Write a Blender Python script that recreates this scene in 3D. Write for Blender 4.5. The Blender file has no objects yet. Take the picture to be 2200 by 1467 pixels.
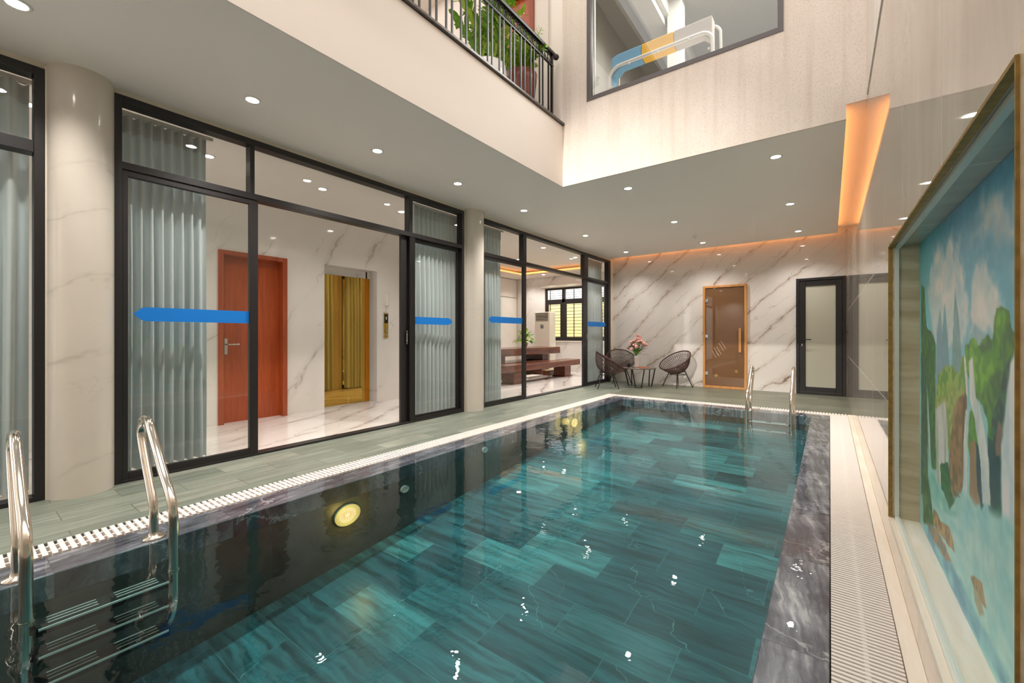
import bpy, bmesh, math, random
import numpy as np
from mathutils import Vector, Matrix
random.seed(7)
PI = math.pi
SC = bpy.context.scene
COL = SC.collection

# ------------------------------------------------------------------ camera
cd = bpy.data.cameras.new('camera')
cam = bpy.data.objects.new('camera', cd)
COL.objects.link(cam)
cam.location = (0.0, 0.0, 1.1)
cam.rotation_euler = (PI/2, 0.0, math.atan(682.5/914.0))
cd.sensor_width = 36.0
cd.lens = 914.0/2200.0*36.0
cd.shift_y = -13.5/2200.0
cd.clip_start = 0.02
SC.camera = cam

# ------------------------------------------------------------------ world, exposure
SC.view_settings.view_transform = 'Standard'
SC.view_settings.look = 'None'
SC.view_settings.exposure = 0.1
SC.view_settings.gamma = 1.0
SC.view_settings.use_curve_mapping = False
w = bpy.data.worlds.new('sky')
SC.world = w
w.use_nodes = True
bg = w.node_tree.nodes['Background']
bg.inputs[0].default_value = (1.0, 0.975, 0.95, 1)
bg.inputs[1].default_value = 2.85
cy = SC.cycles
cy.max_bounces = 9
cy.diffuse_bounces = 6
cy.glossy_bounces = 5
cy.transmission_bounces = 6
cy.transparent_max_bounces = 24
cy.caustics_reflective = False
cy.caustics_refractive = False
cy.sample_clamp_indirect = 10.0
cy.use_denoising = True
cy.blur_glossy = 0.3

# lamps: (energy scale knobs)
SPOT_POOL = 108.0
SPOT_IN = 40.0

def lamp_spot(name, loc, power, color=(1, .942, .885), size=2.25, blend=1.0, radius=.035):
    d = bpy.data.lights.new(name, 'SPOT')
    d.energy = power
    d.color = color
    d.spot_size = size
    d.spot_blend = blend
    d.shadow_soft_size = radius
    o = bpy.data.objects.new(name, d)
    o.location = loc
    COL.objects.link(o)
    return o

def lamp_area(name, loc, rot, power, sx, sy, color=(1, 1, 1)):
    d = bpy.data.lights.new(name, 'AREA')
    d.shape = 'RECTANGLE'
    d.size = sx
    d.size_y = sy
    d.energy = power
    d.color = color
    o = bpy.data.objects.new(name, d)
    o.location = loc
    o.rotation_euler = rot
    COL.objects.link(o)
    return o

# ------------------------------------------------------------------ helpers: objects
def srgb(r, g, b):
    def f(c):
        c = c/255.0
        return c/12.92 if c <= .04045 else ((c+.055)/1.055)**2.4
    return (f(r), f(g), f(b), 1.0)

class MB:
    """collects shapes, then links them as one mesh object"""
    def __init__(s):
        s.v = []
        s.f = []
        s.m = []
        s.sm = []
    def add(s, vs, fs, m=0, smooth=False):
        o = len(s.v)
        s.v += [tuple(p) for p in vs]
        for f in fs:
            s.f.append(tuple(i+o for i in f))
            s.m.append(m)
            s.sm.append(smooth)
        return s
    def box(s, x0, x1, y0, y1, z0, z1, m=0):
        return s.add([(x0, y0, z0), (x1, y0, z0), (x1, y1, z0), (x0, y1, z0), (x0, y0, z1), (x1, y0, z1), (x1, y1, z1), (x0, y1, z1)],
                     [(0, 3, 2, 1), (4, 5, 6, 7), (0, 1, 5, 4), (1, 2, 6, 5), (2, 3, 7, 6), (3, 0, 4, 7)], m)
    def quad(s, a, b, c, d, m=0):
        return s.add([a, b, c, d], [(0, 1, 2, 3)], m)
    def tube(s, pts, r, n=8, m=0, closed=False, cap=True):
        pts = [Vector(p) for p in pts]
        k = len(pts)
        rs = r if isinstance(r, (list, tuple)) else [r]*k
        tans = []
        for i in range(k):
            if closed:
                t = pts[(i+1) % k]-pts[i-1]
            else:
                t = pts[min(i+1, k-1)]-pts[max(i-1, 0)]
            tans.append(t.normalized() if t.length > 1e-9 else Vector((0, 0, 1)))
        up = Vector((0, 0, 1)) if abs(tans[0].z) < .9 else Vector((1, 0, 0))
        nrm = tans[0].cross(up).normalized()
        vs = []
        for i in range(k):
            nrm = (nrm-tans[i]*nrm.dot(tans[i]))
            if nrm.length < 1e-6:
                nrm = tans[i].orthogonal()
            nrm.normalize()
            b = tans[i].cross(nrm)
            for j in range(n):
                a = 2*PI*j/n
                vs.append(pts[i]+(nrm*math.cos(a)+b*math.sin(a))*rs[i])
        fs = []
        for i in range(k if closed else k-1):
            i2 = (i+1) % k
            for j in range(n):
                j2 = (j+1) % n
                fs.append((i*n+j, i*n+j2, i2*n+j2, i2*n+j))
        s.add(vs, fs, m, True)
        if cap and not closed:
            s.add(vs[:n], [tuple(range(n-1, -1, -1))], m)
            s.add(vs[-n:], [tuple(range(n))], m)
        return s
    def lathe(s, prof, c=(0, 0, 0), n=24, m=0, smooth=True, closed=False):
        vs = []
        for r, z in prof:
            for j in range(n):
                a = 2*PI*j/n
                vs.append((c[0]+r*math.cos(a), c[1]+r*math.sin(a), c[2]+z))
        fs = []
        k = len(prof)
        for i in range(k if closed else k-1):
            i2 = (i+1) % k
            for j in range(n):
                j2 = (j+1) % n
                fs.append((i*n+j, i*n+j2, i2*n+j2, i2*n+j))
        s.add(vs, fs, m, smooth)
        if not closed:
            if prof[0][0] > 1e-4:
                s.add(vs[:n], [tuple(range(n-1, -1, -1))], m)
            if prof[-1][0] > 1e-4:
                s.add(vs[-n:], [tuple(range(n))], m)
        return s
    def prism(s, poly, axis, a0, a1, m=0):
        """poly: 2D points; axis 'x','y','z' extruded a0..a1"""
        def P(u, v, a):
            return {'x': (a, u, v), 'y': (u, a, v), 'z': (u, v, a)}[axis]
        n = len(poly)
        vs = [P(u, v, a0) for u, v in poly]+[P(u, v, a1) for u, v in poly]
        fs = [tuple(range(n-1, -1, -1)), tuple(range(n, 2*n))]
        for i in range(n):
            j = (i+1) % n
            fs.append((i, j, n+j, n+i))
        return s.add(vs, fs, m)
    def ball(s, c, r, m=0, n=10, sz=1.0):
        prof = [(max(r*math.sin(PI*i/n), 1e-5), -r*sz*math.cos(PI*i/n)) for i in range(n+1)]
        return s.lathe(prof, c, max(8, n), m)
    def build(s, name, mats, parent=None, bevel=0.0, world=True):
        me = bpy.data.meshes.new(name)
        off = Vector((0, 0, 0))
        if parent is not None and world:
            off = root_loc(parent)
        me.from_pydata([tuple(Vector(p)-off) for p in s.v], [], s.f)
        if not isinstance(mats, (list, tuple)):
            mats = [mats]
        for mm in mats:
            me.materials.append(mm)
        for i, p in enumerate(me.polygons):
            p.material_index = s.m[i]
            p.use_smooth = s.sm[i]
        bm = bmesh.new()
        bm.from_mesh(me)
        bmesh.ops.recalc_face_normals(bm, faces=bm.faces)
        bm.to_mesh(me)
        bm.free()
        o = bpy.data.objects.new(name, me)
        COL.objects.link(o)
        if parent is not None:
            o.parent = parent
        if bevel > 0:
            b = o.modifiers.new('edge', 'BEVEL')
            b.width = bevel
            b.segments = 2
            b.limit_method = 'ANGLE'
        return o

def root_loc(o):
    v = Vector(o.location)
    while o.parent is not None:
        o = o.parent
        v += Vector(o.location)
    return v

def thing(name, label, cat, loc=(0, 0, 0), rz=0.0, group=None):
    o = bpy.data.objects.new(name, None)
    o.empty_display_size = .1
    COL.objects.link(o)
    o.location = loc
    o.rotation_euler = (0, 0, rz)
    o['label'] = label
    o['category'] = cat
    if group:
        o['group'] = group
    return o

def tag(o, label, cat, group=None, kind=None):
    o['label'] = label
    o['category'] = cat
    if group:
        o['group'] = group
    if kind:
        o['kind'] = kind
    return o

def struct(o, label=None):
    o['kind'] = 'structure'
    if label:
        o['label'] = label
    return o

def sroot(name, loc, label=None):
    o = bpy.data.objects.new(name, None)
    COL.objects.link(o)
    o.location = loc
    return struct(o, label)

def copy_tree(o, parent=None):
    c = o.copy()
    COL.objects.link(c)
    if parent is not None:
        c.parent = parent
    for ch in list(o.children):
        copy_tree(ch, c)
    return c

# ------------------------------------------------------------------ helpers: materials
def new_mat(name):
    m = bpy.data.materials.new(name)
    m.use_nodes = True
    nt = m.node_tree
    nt.nodes.clear()
    out = nt.nodes.new('ShaderNodeOutputMaterial')
    return m, nt, out

def N(nt, kind, **kw):
    n = nt.nodes.new('ShaderNode'+kind)
    for k, v in kw.items():
        if k.startswith('i_'):
            key = k[2:]
            key = int(key) if key.isdigit() else key.replace('_', ' ')
            n.inputs[key].default_value = v
        else:
            setattr(n, k, v)
    return n

def L(nt, a, ao, b, bi):
    nt.links.new(a.outputs[ao], b.inputs[bi])

def principled(nt, out, rough=.5, metal=0.0, ior=1.5, coat=0.0):
    b = N(nt, 'BsdfPrincipled')
    b.inputs['Roughness'].default_value = rough
    b.inputs['Metallic'].default_value = metal
    b.inputs['IOR'].default_value = ior
    b.inputs['Coat Weight'].default_value = coat
    b.inputs['Coat Roughness'].default_value = .03
    L(nt, b, 0, out, 0)
    return b

def plain(name, col, rough=.5, metal=0.0, coat=0.0, noise=0.0, nscale=20, bump=0.0):
    m, nt, out = new_mat(name)
    b = principled(nt, out, rough, metal, coat=coat)
    c = srgb(*col)
    b.inputs['Base Color'].default_value = c
    if noise > 0 or bump > 0:
        g = N(nt, 'NewGeometry')
        nz = N(nt, 'TexNoise')
        nz.inputs['Scale'].default_value = nscale
        nz.inputs['Detail'].default_value = 4
        L(nt, g, 'Position', nz, 'Vector')
        if noise > 0:
            r = N(nt, 'ValToRGB')
            r.color_ramp.elements[0].position = .3
            r.color_ramp.elements[1].position = .7
            r.color_ramp.elements[0].color = tuple(x*(1-noise) for x in c[:3])+(1,)
            r.color_ramp.elements[1].color = tuple(min(1, x*(1+noise)) for x in c[:3])+(1,)
            L(nt, nz, 'Fac', r, 0)
            L(nt, r, 0, b, 'Base Color')
        if bump > 0:
            bp = N(nt, 'Bump')
            bp.inputs['Strength'].default_value = bump
            bp.inputs['Distance'].default_value = .01
            L(nt, nz, 'Fac', bp, 'Height')
            L(nt, bp, 0, b, 'Normal')
    return m

def emit(name, col, strength):
    m, nt, out = new_mat(name)
    e = N(nt, 'Emission')
    e.inputs[0].default_value = srgb(*col)
    e.inputs[1].default_value = strength
    L(nt, e, 0, out, 0)
    return m

def fresnel(nt, ior):
    g = N(nt, 'NewGeometry')
    mx = N(nt, 'Mix')
    mx.data_type = 'FLOAT'
    mx.inputs[2].default_value = ior
    mx.inputs[3].default_value = 1.0/ior
    L(nt, g, 'Backfacing', mx, 0)
    fr = N(nt, 'Fresnel')
    L(nt, mx, 0, fr, 'IOR')
    return fr

def glass_mat(name, tint, ior=1.5, boost=1.6, rough=0.0, haze=None, haze_fac=0.0):
    m, nt, out = new_mat(name)
    fr = fresnel(nt, ior)
    mu = N(nt, 'Math', operation='MULTIPLY', use_clamp=True)
    mu.inputs[1].default_value = boost
    L(nt, fr, 0, mu, 0)
    t = N(nt, 'BsdfTransparent')
    t.inputs[0].default_value = tint+(1,)
    body = t
    if haze_fac > 0:
        d = N(nt, 'BsdfDiffuse')
        d.inputs[0].default_value = srgb(*haze)
        mh = N(nt, 'MixShader')
        mh.inputs[0].default_value = haze_fac
        L(nt, t, 0, mh, 1)
        L(nt, d, 0, mh, 2)
        body = mh
    gl = N(nt, 'BsdfGlossy')
    gl.inputs['Roughness'].default_value = rough
    mi = N(nt, 'MixShader')
    L(nt, mu, 0, mi, 0)
    L(nt, body, 0, mi, 1)
    L(nt, gl, 0, mi, 2)
    L(nt, mi, 0, out, 0)
    return m

def math_n(nt, op, a, b=None, clamp=False):
    n = N(nt, 'Math', operation=op, use_clamp=clamp)
    for i, q in enumerate((a, b)):
        if q is None:
            continue
        if isinstance(q, (int, float)):
            n.inputs[i].default_value = q
        else:
            nt.links.new(q, n.inputs[i])
    return n.outputs[0]

def ramp(nt, src, stops):
    r = N(nt, 'ValToRGB')
    els = r.color_ramp.elements
    while len(els) < len(stops):
        els.new(.5)
    for e, (p, c) in zip(els, stops):
        e.position = p
        e.color = c if len(c) == 4 else srgb(*c)
    nt.links.new(src, r.inputs[0])
    return r.outputs[0]

def mixc(nt, fac, a, b, blend='MIX'):
    n = N(nt, 'Mix')
    n.data_type = 'RGBA'
    n.blend_type = blend
    for sock, q in ((n.inputs[0], fac), (n.inputs[6], a), (n.inputs[7], b)):
        if isinstance(q, (int, float)):
            sock.default_value = q
        elif isinstance(q, tuple):
            sock.default_value = q
        else:
            nt.links.new(q, sock)
    return n.outputs[2]

def mapped(nt, rot=(0, 0, 0), scale=(1, 1, 1), loc=(0, 0, 0), warp=0.0, wscale=1.5):
    g = N(nt, 'NewGeometry')
    mp = N(nt, 'Mapping')
    mp.vector_type = 'TEXTURE'
    mp.inputs['Rotation'].default_value = rot
    mp.inputs['Scale'].default_value = tuple(1.0/s for s in scale)
    mp.inputs['Location'].default_value = loc
    src = g.outputs['Position']
    if warp > 0:
        nz = N(nt, 'TexNoise')
        nz.inputs['Scale'].default_value = wscale
        nz.inputs['Detail'].default_value = 5
        nz.inputs['Roughness'].default_value = .6
        nt.links.new(src, nz.inputs['Vector'])
        sub = N(nt, 'VectorMath', operation='SUBTRACT')
        sub.inputs[1].default_value = (.5, .5, .5)
        L(nt, nz, 'Color', sub, 0)
        sc = N(nt, 'VectorMath', operation='SCALE')
        sc.inputs['Scale'].default_value = warp
        L(nt, sub, 0, sc, 0)
        ad = N(nt, 'VectorMath', operation='ADD')
        nt.links.new(src, ad.inputs[0])
        L(nt, sc, 0, ad, 1)
        src = ad.outputs[0]
    nt.links.new(src, mp.inputs['Vector'])
    return mp.outputs[0]

def noise(nt, vec, scale, detail=4, rough=.55):
    n = N(nt, 'TexNoise')
    n.inputs['Scale'].default_value = scale
    n.inputs['Detail'].default_value = detail
    n.inputs['Roughness'].default_value = rough
    nt.links.new(vec, n.inputs['Vector'])
    return n.outputs['Fac']

def vein(nt, vec, scale, width, detail=3):
    """thin crooked lines where a noise crosses its middle"""
    f = noise(nt, vec, scale, detail, .5)
    d = math_n(nt, 'ABSOLUTE', math_n(nt, 'SUBTRACT', f, .5))
    return math_n(nt, 'SUBTRACT', 1.0, math_n(nt, 'DIVIDE', d, width), clamp=True)

def streak_veins(nt, vec, freq, dist, nscale, width):
    """long veins across local x, wandering with a noise"""
    sx = N(nt, 'SeparateXYZ')
    nt.links.new(vec, sx.inputs[0])
    w1 = math_n(nt, 'MULTIPLY', math_n(nt, 'SUBTRACT', noise(nt, vec, nscale, 5, .6), .5), dist)
    u = math_n(nt, 'ADD', math_n(nt, 'MULTIPLY', math_n(nt, 'ADD', sx.outputs[0], sx.outputs[1]), freq), w1)
    d = math_n(nt, 'ABSOLUTE', math_n(nt, 'SUBTRACT', math_n(nt, 'FRACT', u), .5))
    return math_n(nt, 'SUBTRACT', 1.0, math_n(nt, 'DIVIDE', d, width), clamp=True)

def marble_wall(name, base, smear, line, rot, axis, freq=1.5, dist=1.5, rough=.05, amount=.9, seed=0.0, gate=(.42, .56), width=.03):
    """polished slab with slanting veins; axis 0/1 = the horizontal of the wall (x or y)"""
    m, nt, out = new_mat(name)
    b = principled(nt, out, rough)
    sc = {0: (1, 0, .45), 1: (0, 1, .45), 2: (1, .3, 0)}[axis]
    sc = tuple(max(s, 1e-3) for s in sc)
    v = mapped(nt, rot, sc, (seed, seed*1.3, seed*.7), warp=.1, wscale=2.5)
    a = streak_veins(nt, v, freq, dist, 1.3, width)
    a2 = streak_veins(nt, v, freq, dist, 1.3, width*5)
    v2 = mapped(nt, rot, sc, (seed+4, seed*1.3+2, seed*.7), warp=.15, wscale=4)
    c_ = streak_veins(nt, v2, freq*1.7, dist*1.6, 1.7, width*.6)
    g1 = ramp(nt, noise(nt, v, 1.6, 2), [(gate[0], (0, 0, 0, 1)), (gate[1], (1, 1, 1, 1))])
    g2 = ramp(nt, noise(nt, v2, 2.0, 3), [(gate[0]+.06, (0, 0, 0, 1)), (gate[1]+.06, (1, 1, 1, 1))])
    brk = ramp(nt, noise(nt, v2, 7, 4, .65), [(.36, (.1, .1, .1, 1)), (.62, (1, 1, 1, 1))])
    cloud = noise(nt, mapped(nt), 1.1, 3)
    col = ramp(nt, cloud, [(.3, base), (.75, tuple(int(x*.96) for x in base))])
    col = mixc(nt, math_n(nt, 'MULTIPLY', math_n(nt, 'MULTIPLY', a2, g1), math_n(nt, 'MULTIPLY', brk, .6*amount)), col, srgb(*smear))
    col = mixc(nt, math_n(nt, 'MULTIPLY', math_n(nt, 'MULTIPLY', a, g1), math_n(nt, 'MULTIPLY', brk, amount)), col, srgb(*line))
    col = mixc(nt, math_n(nt, 'MULTIPLY', math_n(nt, 'MULTIPLY', c_, g2), math_n(nt, 'MULTIPLY', brk, amount*.75)), col, srgb(*line))
    nt.links.new(col, b.inputs['Base Color'])
    return m

def marble(name, base, smear, line, rot, stretch, rough=.06, scale=1.0, width=.012, amount=.8, seed=0.0, joints=None, thresh=(.42, .6)):
    m, nt, out = new_mat(name)
    b = principled(nt, out, rough)
    v = mapped(nt, rot, stretch, (seed, seed*1.7, seed*.6), warp=.35, wscale=1.3)
    v1 = vein(nt, v, 1.1*scale, width)
    v2 = vein(nt, v, 2.3*scale, width*.7)
    wide = vein(nt, v, 1.1*scale, width*7)
    gate = noise(nt, v, .8*scale, 2)
    g2 = ramp(nt, gate, [(thresh[0], (0, 0, 0, 1)), (thresh[1], (1, 1, 1, 1))])
    brk = ramp(nt, noise(nt, v, 6*scale, 4), [(.38, (0, 0, 0, 1)), (.6, (1, 1, 1, 1))])
    cloud = noise(nt, mapped(nt), 1.2, 3)
    c0 = ramp(nt, cloud, [(.3, base), (.75, tuple(int(x*.955) for x in base))])
    wf = math_n(nt, 'MULTIPLY', math_n(nt, 'MULTIPLY', wide, g2), math_n(nt, 'MULTIPLY', brk, .55*amount))
    c1 = mixc(nt, wf, c0, srgb(*smear))
    lf = math_n(nt, 'MULTIPLY', math_n(nt, 'MULTIPLY', v1, g2), amount)
    c2 = mixc(nt, lf, c1, srgb(*line))
    l2 = math_n(nt, 'MULTIPLY', math_n(nt, 'MULTIPLY', v2, g2), math_n(nt, 'MULTIPLY', brk, amount*.7))
    c3 = mixc(nt, l2, c2, srgb(*line))
    if joints:
        bk = N(nt, 'TexBrick')
        bk.offset = 0.0
        bk.inputs['Scale'].default_value = 1.0
        bk.inputs['Mortar Size'].default_value = .0012
        bk.inputs['Mortar Smooth'].default_value = .2
        bk.inputs['Brick Width'].default_value = joints[0]
        bk.inputs['Row Height'].default_value = joints[1]
        nt.links.new(mapped(nt, joints[2], loc=joints[3]), bk.inputs['Vector'])
        c3 = mixc(nt, math_n(nt, 'MULTIPLY', bk.outputs['Fac'], .35), c3, srgb(*joints[4]))
    nt.links.new(c3, b.inputs['Base Color'])
    return m

def stone_planks(name, rowdir, width, length, cols, mortar, rough, streak=.35, vein_col=None, vein_amt=.0, bump=0.0, mortar_size=.004, seed=0.0, bevel_dark=.6, ior=1.5):
    """floor planks in rows; rowdir 'x' or 'y' is the long way"""
    m, nt, out = new_mat(name)
    b = principled(nt, out, rough, ior=ior)
    rot = (0, 0, 0) if rowdir == 'x' else (0, 0, PI/2)
    bk = N(nt, 'TexBrick')
    bk.offset = .5
    bk.offset_frequency = 2
    bk.inputs['Scale'].default_value = 1.0
    bk.inputs['Mortar Size'].default_value = mortar_size
    bk.inputs['Mortar Smooth'].default_value = .3
    bk.inputs['Brick Width'].default_value = length
    bk.inputs['Row Height'].default_value = width
    bk.inputs['Color1'].default_value = (0, 0, 0, 1)
    bk.inputs['Color2'].default_value = (1, 1, 1, 1)
    bk.inputs['Mortar'].default_value = (.5, .5, .5, 1)
    bk.inputs['Bias'].default_value = 0.0
    nt.links.new(mapped(nt, rot, loc=(seed, seed*.37, 0)), bk.inputs['Vector'])
    per = bk.outputs['Color']
    base = ramp(nt, per, [(i/(len(cols)-1) if len(cols) > 1 else 0, c) for i, c in enumerate(cols)])
    # streaks, shifted plank by plank
    g = mapped(nt, rot, (1, 1, 1), (seed, 0, 0), warp=.12, wscale=2.0)
    off = N(nt, 'VectorMath', operation='SCALE')
    off.inputs['Scale'].default_value = 9.0
    nt.links.new(per, off.inputs[0])
    ad = N(nt, 'VectorMath', operation='ADD')
    nt.links.new(g, ad.inputs[0])
    nt.links.new(off.outputs[0], ad.inputs[1])
    mp = N(nt, 'Mapping')
    mp.inputs['Scale'].default_value = (1.2, 14, 1.2)
    nt.links.new(ad.outputs[0], mp.inputs['Vector'])
    st = noise(nt, mp.outputs[0], 1.5, 5, .6)
    stc = ramp(nt, st, [(.36, (1-streak, 1-streak, 1-streak, 1)), (.64, (1+streak*.6,)*3+(1,))])
    c = mixc(nt, 1.0, base, stc, 'MULTIPLY')
    if vein_col:
        v = streak_veins(nt, ad.outputs[0], 1.1, 2.2, 1.1, .008)
        gate = ramp(nt, noise(nt, ad.outputs[0], 1.1, 2), [(.5, (0, 0, 0, 1)), (.62, (1, 1, 1, 1))])
        c = mixc(nt, math_n(nt, 'MULTIPLY', math_n(nt, 'MULTIPLY', v, gate), vein_amt), c, srgb(*vein_col))
    c = mixc(nt, math_n(nt, 'MULTIPLY', bk.outputs['Fac'], bevel_dark), c, srgb(*mortar))
    nt.links.new(c, b.inputs['Base Color'])
    if bump > 0:
        bp = N(nt, 'Bump')
        bp.inputs['Strength'].default_value = bump
        bp.inputs['Distance'].default_value = .01
        h = math_n(nt, 'ADD', noise(nt, mapped(nt, rot, (3, 12, 3)), 3, 5), math_n(nt, 'MULTIPLY', bk.outputs['Fac'], -.8))
        nt.links.new(h, bp.inputs['Height'])
        L(nt, bp, 0, b, 'Normal')
    return m

def wood(name, dark, light, axis='z', rough=.3, scale=1.0, coat=.2):
    m, nt, out = new_mat(name)
    b = principled(nt, out, rough, coat=coat)
    s = {'x': (.6, 9, 9), 'y': (9, .6, 9), 'z': (9, 9, .6)}[axis]
    v = mapped(nt, (0, 0, 0), tuple(k*scale for k in s), warp=.06, wscale=3)
    f = noise(nt, v, 2.0, 6, .65)
    c = ramp(nt, f, [(.3, dark), (.68, light)])
    nt.links.new(c, b.inputs['Base Color'])
    return m

# ------------------------------------------------------------------ materials
M = {}
M['ceil'] = plain('ceiling_paint', (247, 240, 234), .75)
M['white'] = plain('white_paint', (238, 229, 221), .7)
M['cream_trim'] = plain('cream_sealant', (226, 218, 200), .5)
M['marble_back'] = marble_wall('marble_back_wall', (224, 218, 212), (176, 156, 140), (128, 104, 88), (0, math.radians(48), 0), 0, 2.2, 1.5, .05, 1.0, 3.1, (.34, .46), .04)
M['marble_lobby'] = marble_wall('marble_lobby_wall', (230, 224, 216), (192, 182, 170), (146, 138, 128), (math.radians(-34), 0, 0), 1, 1.7, 1.2, .06, .85, 5.3, (.45, .58), .028)
M['marble_living'] = marble_wall('marble_living_wall', (222, 218, 214), (172, 164, 156), (124, 116, 110), (0, math.radians(42), 0), 0, 1.3, 1.5, .06, .9, 1.3, (.4, .55), .03)
M['marble_floor'] = marble_wall('marble_interior_floor', (226, 219, 213), (160, 138, 126), (118, 98, 90), (0, 0, math.radians(14)), 2, 2.2, 1.8, .07, .95, 7.7, (.4, .55), .05)
M['column'] = marble_wall('column_stone_render', (216, 208, 196), (186, 178, 166), (150, 142, 130), (math.radians(-62), 0, 0), 1, 2.6, 2.6, .14, .5, 2.2, (.5, .62), .05)
M['deck'] = stone_planks('slate_deck', 'y', .22, .62, [(118, 125, 113), (132, 138, 126), (111, 119, 107), (142, 146, 133)], (84, 88, 76), .45, .24, bump=.25, seed=.31)
M['deck_far'] = stone_planks('slate_deck_far', 'x', .22, .62, [(104, 108, 92), (116, 118, 102), (100, 103, 88), (120, 122, 106)], (74, 76, 66), .4, .16, bump=.25, seed=.77)
def coping_mat():
    m, nt, out = new_mat('grey_coping_stone')
    b = principled(nt, out, .22)
    bk = N(nt, 'TexBrick')
    bk.offset = 0.0
    bk.inputs['Scale'].default_value = 1.0
    bk.inputs['Mortar Size'].default_value = .0016
    bk.inputs['Brick Width'].default_value = .74
    bk.inputs['Row Height'].default_value = 3.3
    bk.inputs['Color1'].default_value = (0, 0, 0, 1)
    bk.inputs['Color2'].default_value = (1, 1, 1, 1)
    nt.links.new(mapped(nt, (0, 0, PI/2), loc=(-.2, .31, 0)), bk.inputs['Vector'])
    per = bk.outputs['Color']
    off = N(nt, 'VectorMath', operation='SCALE')
    off.inputs['Scale'].default_value = 11.0
    nt.links.new(per, off.inputs[0])
    def shifted(scale, rot, warp):
        a = N(nt, 'VectorMath', operation='ADD')
        nt.links.new(mapped(nt, rot, scale, warp=warp, wscale=3.0), a.inputs[0])
        nt.links.new(off.outputs[0], a.inputs[1])
        return a.outputs[0]
    st = noise(nt, shifted((16, 1.4, 1), (0, 0, .12), .10), 1.6, 6, .65)
    cl = noise(nt, shifted((2.2, 2.2, 1), (0, 0, 0), .3), 2.0, 5, .6)
    f = math_n(nt, 'ADD', math_n(nt, 'MULTIPLY', st, .62), math_n(nt, 'MULTIPLY', cl, .38))
    f = math_n(nt, 'ADD', f, math_n(nt, 'MULTIPLY', math_n(nt, 'SUBTRACT', per, .5), .06))
    c = ramp(nt, f, [(.34, (54, 56, 64)), (.48, (92, 94, 103)), (.57, (134, 135, 142)), (.68, (206, 205, 206))])
    v = streak_veins(nt, shifted((1, .6, 1), (0, 0, .9), .25), .9, 1.6, 1.5, .014)
    c = mixc(nt, math_n(nt, 'MULTIPLY', v, .6), c, srgb(214, 212, 210))
    c = mixc(nt, math_n(nt, 'MULTIPLY', bk.outputs['Fac'], .6), c, srgb(74, 74, 78))
    nt.links.new(c, b.inputs['Base Color'])
    return m
M['coping'] = coping_mat()
M['pool_floor'] = stone_planks('pool_floor_stone', 'x', .28, .62, [(46, 90, 96), (60, 110, 114), (42, 82, 90), (52, 98, 104), (82, 136, 138), (34, 70, 78), (48, 92, 98)], (100, 160, 160), .35, .62,
                               (150, 205, 205), .55, seed=.93, mortar_size=.002, bevel_dark=.35)
M['pool_wall'] = stone_planks('pool_wall_stone', 'y', 5.0, .8, [(84, 84, 80), (96, 96, 90), (78, 78, 76)], (66, 66, 62), .35, .4, seed=.2, mortar_size=.001)
M['frame'] = plain('dark_aluminium', (34, 31, 32), .4, .0, noise=.15, nscale=60)
M['black'] = plain('black_metal', (22, 20, 20), .35)
M['glass'] = glass_mat('clear_glass', (.93, .96, .945), 1.5, 1.7)
M['glass_up'] = glass_mat('window_glass', (.92, .935, .925), 1.5, 1.8)
M['sauna_glass'] = glass_mat('bronze_glass', (.16, .10, .06), 1.5, 1.4, .02, (122, 88, 60), .93)
M['frost'] = glass_mat('frosted_glass', (.45, .47, .44), 1.5, 1.2, .05, (186, 184, 168), .88)
M['sticker'] = plain('blue_film', (0, 122, 214), .5)
M['steel'] = plain('polished_steel', (226, 218, 206), .12, 1.0)
M['chrome'] = plain('brushed_steel', (200, 196, 190), .22, 1.0)
M['grate'] = plain('white_plastic_grating', (234, 226, 219), .45)
M['gutter'] = plain('gutter_bed_stone', (84, 74, 64), .8)  # one even dark brown for the gutter beds
M['teak'] = wood('reddish_door_wood', (148, 60, 22), (182, 84, 36), 'z', .28)
M['teak_frame'] = wood('door_frame_wood', (142, 62, 32), (172, 86, 50), 'z', .3)
M['pine'] = wood('sauna_pine', (186, 122, 58), (212, 152, 86), 'z', .4)
M['table_wood'] = wood('dark_red_wood', (66, 28, 13), (108, 50, 25), 'y', .25, .7)
M['gold'] = plain('gold_mirror_steel', (214, 172, 84), .035, 1.0)
M['gold_bright'] = plain('gold_jamb', (226, 158, 52), .2, 1.0)
M['led'] = emit('warm_led_strip', (255, 168, 92), 9.0)
M['led_in'] = emit('warm_led_strip_interior', (255, 172, 96), 2.2)
M['lamp'] = emit('downlight_lens', (255, 250, 240), 40.0)
M['lamp_ring'] = plain('downlight_rim', (238, 236, 230), .4)
M['rattan'] = plain('brown_wicker', (70, 42, 34), .55, noise=.25, nscale=120)
M['pink'] = plain('pink_petals', (255, 200, 192), .6, noise=.18, nscale=60)
M['leaf'] = plain('green_leaf', (116, 164, 50), .45, noise=.35, nscale=14)
M['leaf_light'] = plain('light_green_leaf', (180, 205, 80), .45, noise=.25, nscale=14)
M['leaf_pale'] = plain('pale_green_leaf', (150, 172, 128), .45, noise=.2, nscale=14)
M['ceramic'] = plain('glazed_white', (232, 228, 222), .25)
M['brown_pot'] = plain('brown_glaze', (128, 66, 48), .35, noise=.12, nscale=9)
M['ac'] = plain('off_white_plastic', (222, 216, 202), .4)
M['ac_dark'] = plain('dark_louvre', (38, 34, 32), .5)
M['gold_edge'] = plain('ochre_adhesive_edge', (150, 118, 52), .6, noise=.3, nscale=40)
M['channel'] = plain('white_channel', (222, 224, 216), .3)
M['yellow_wall'] = plain('yellow_house_wall', (226, 208, 150), .8, noise=.1, nscale=3)
M['sky_white'] = plain('pale_wall_outside', (226, 232, 248), .8)
M['granite'] = plain('dark_granite', (92, 84, 78), .3, noise=.4, nscale=40)
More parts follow.
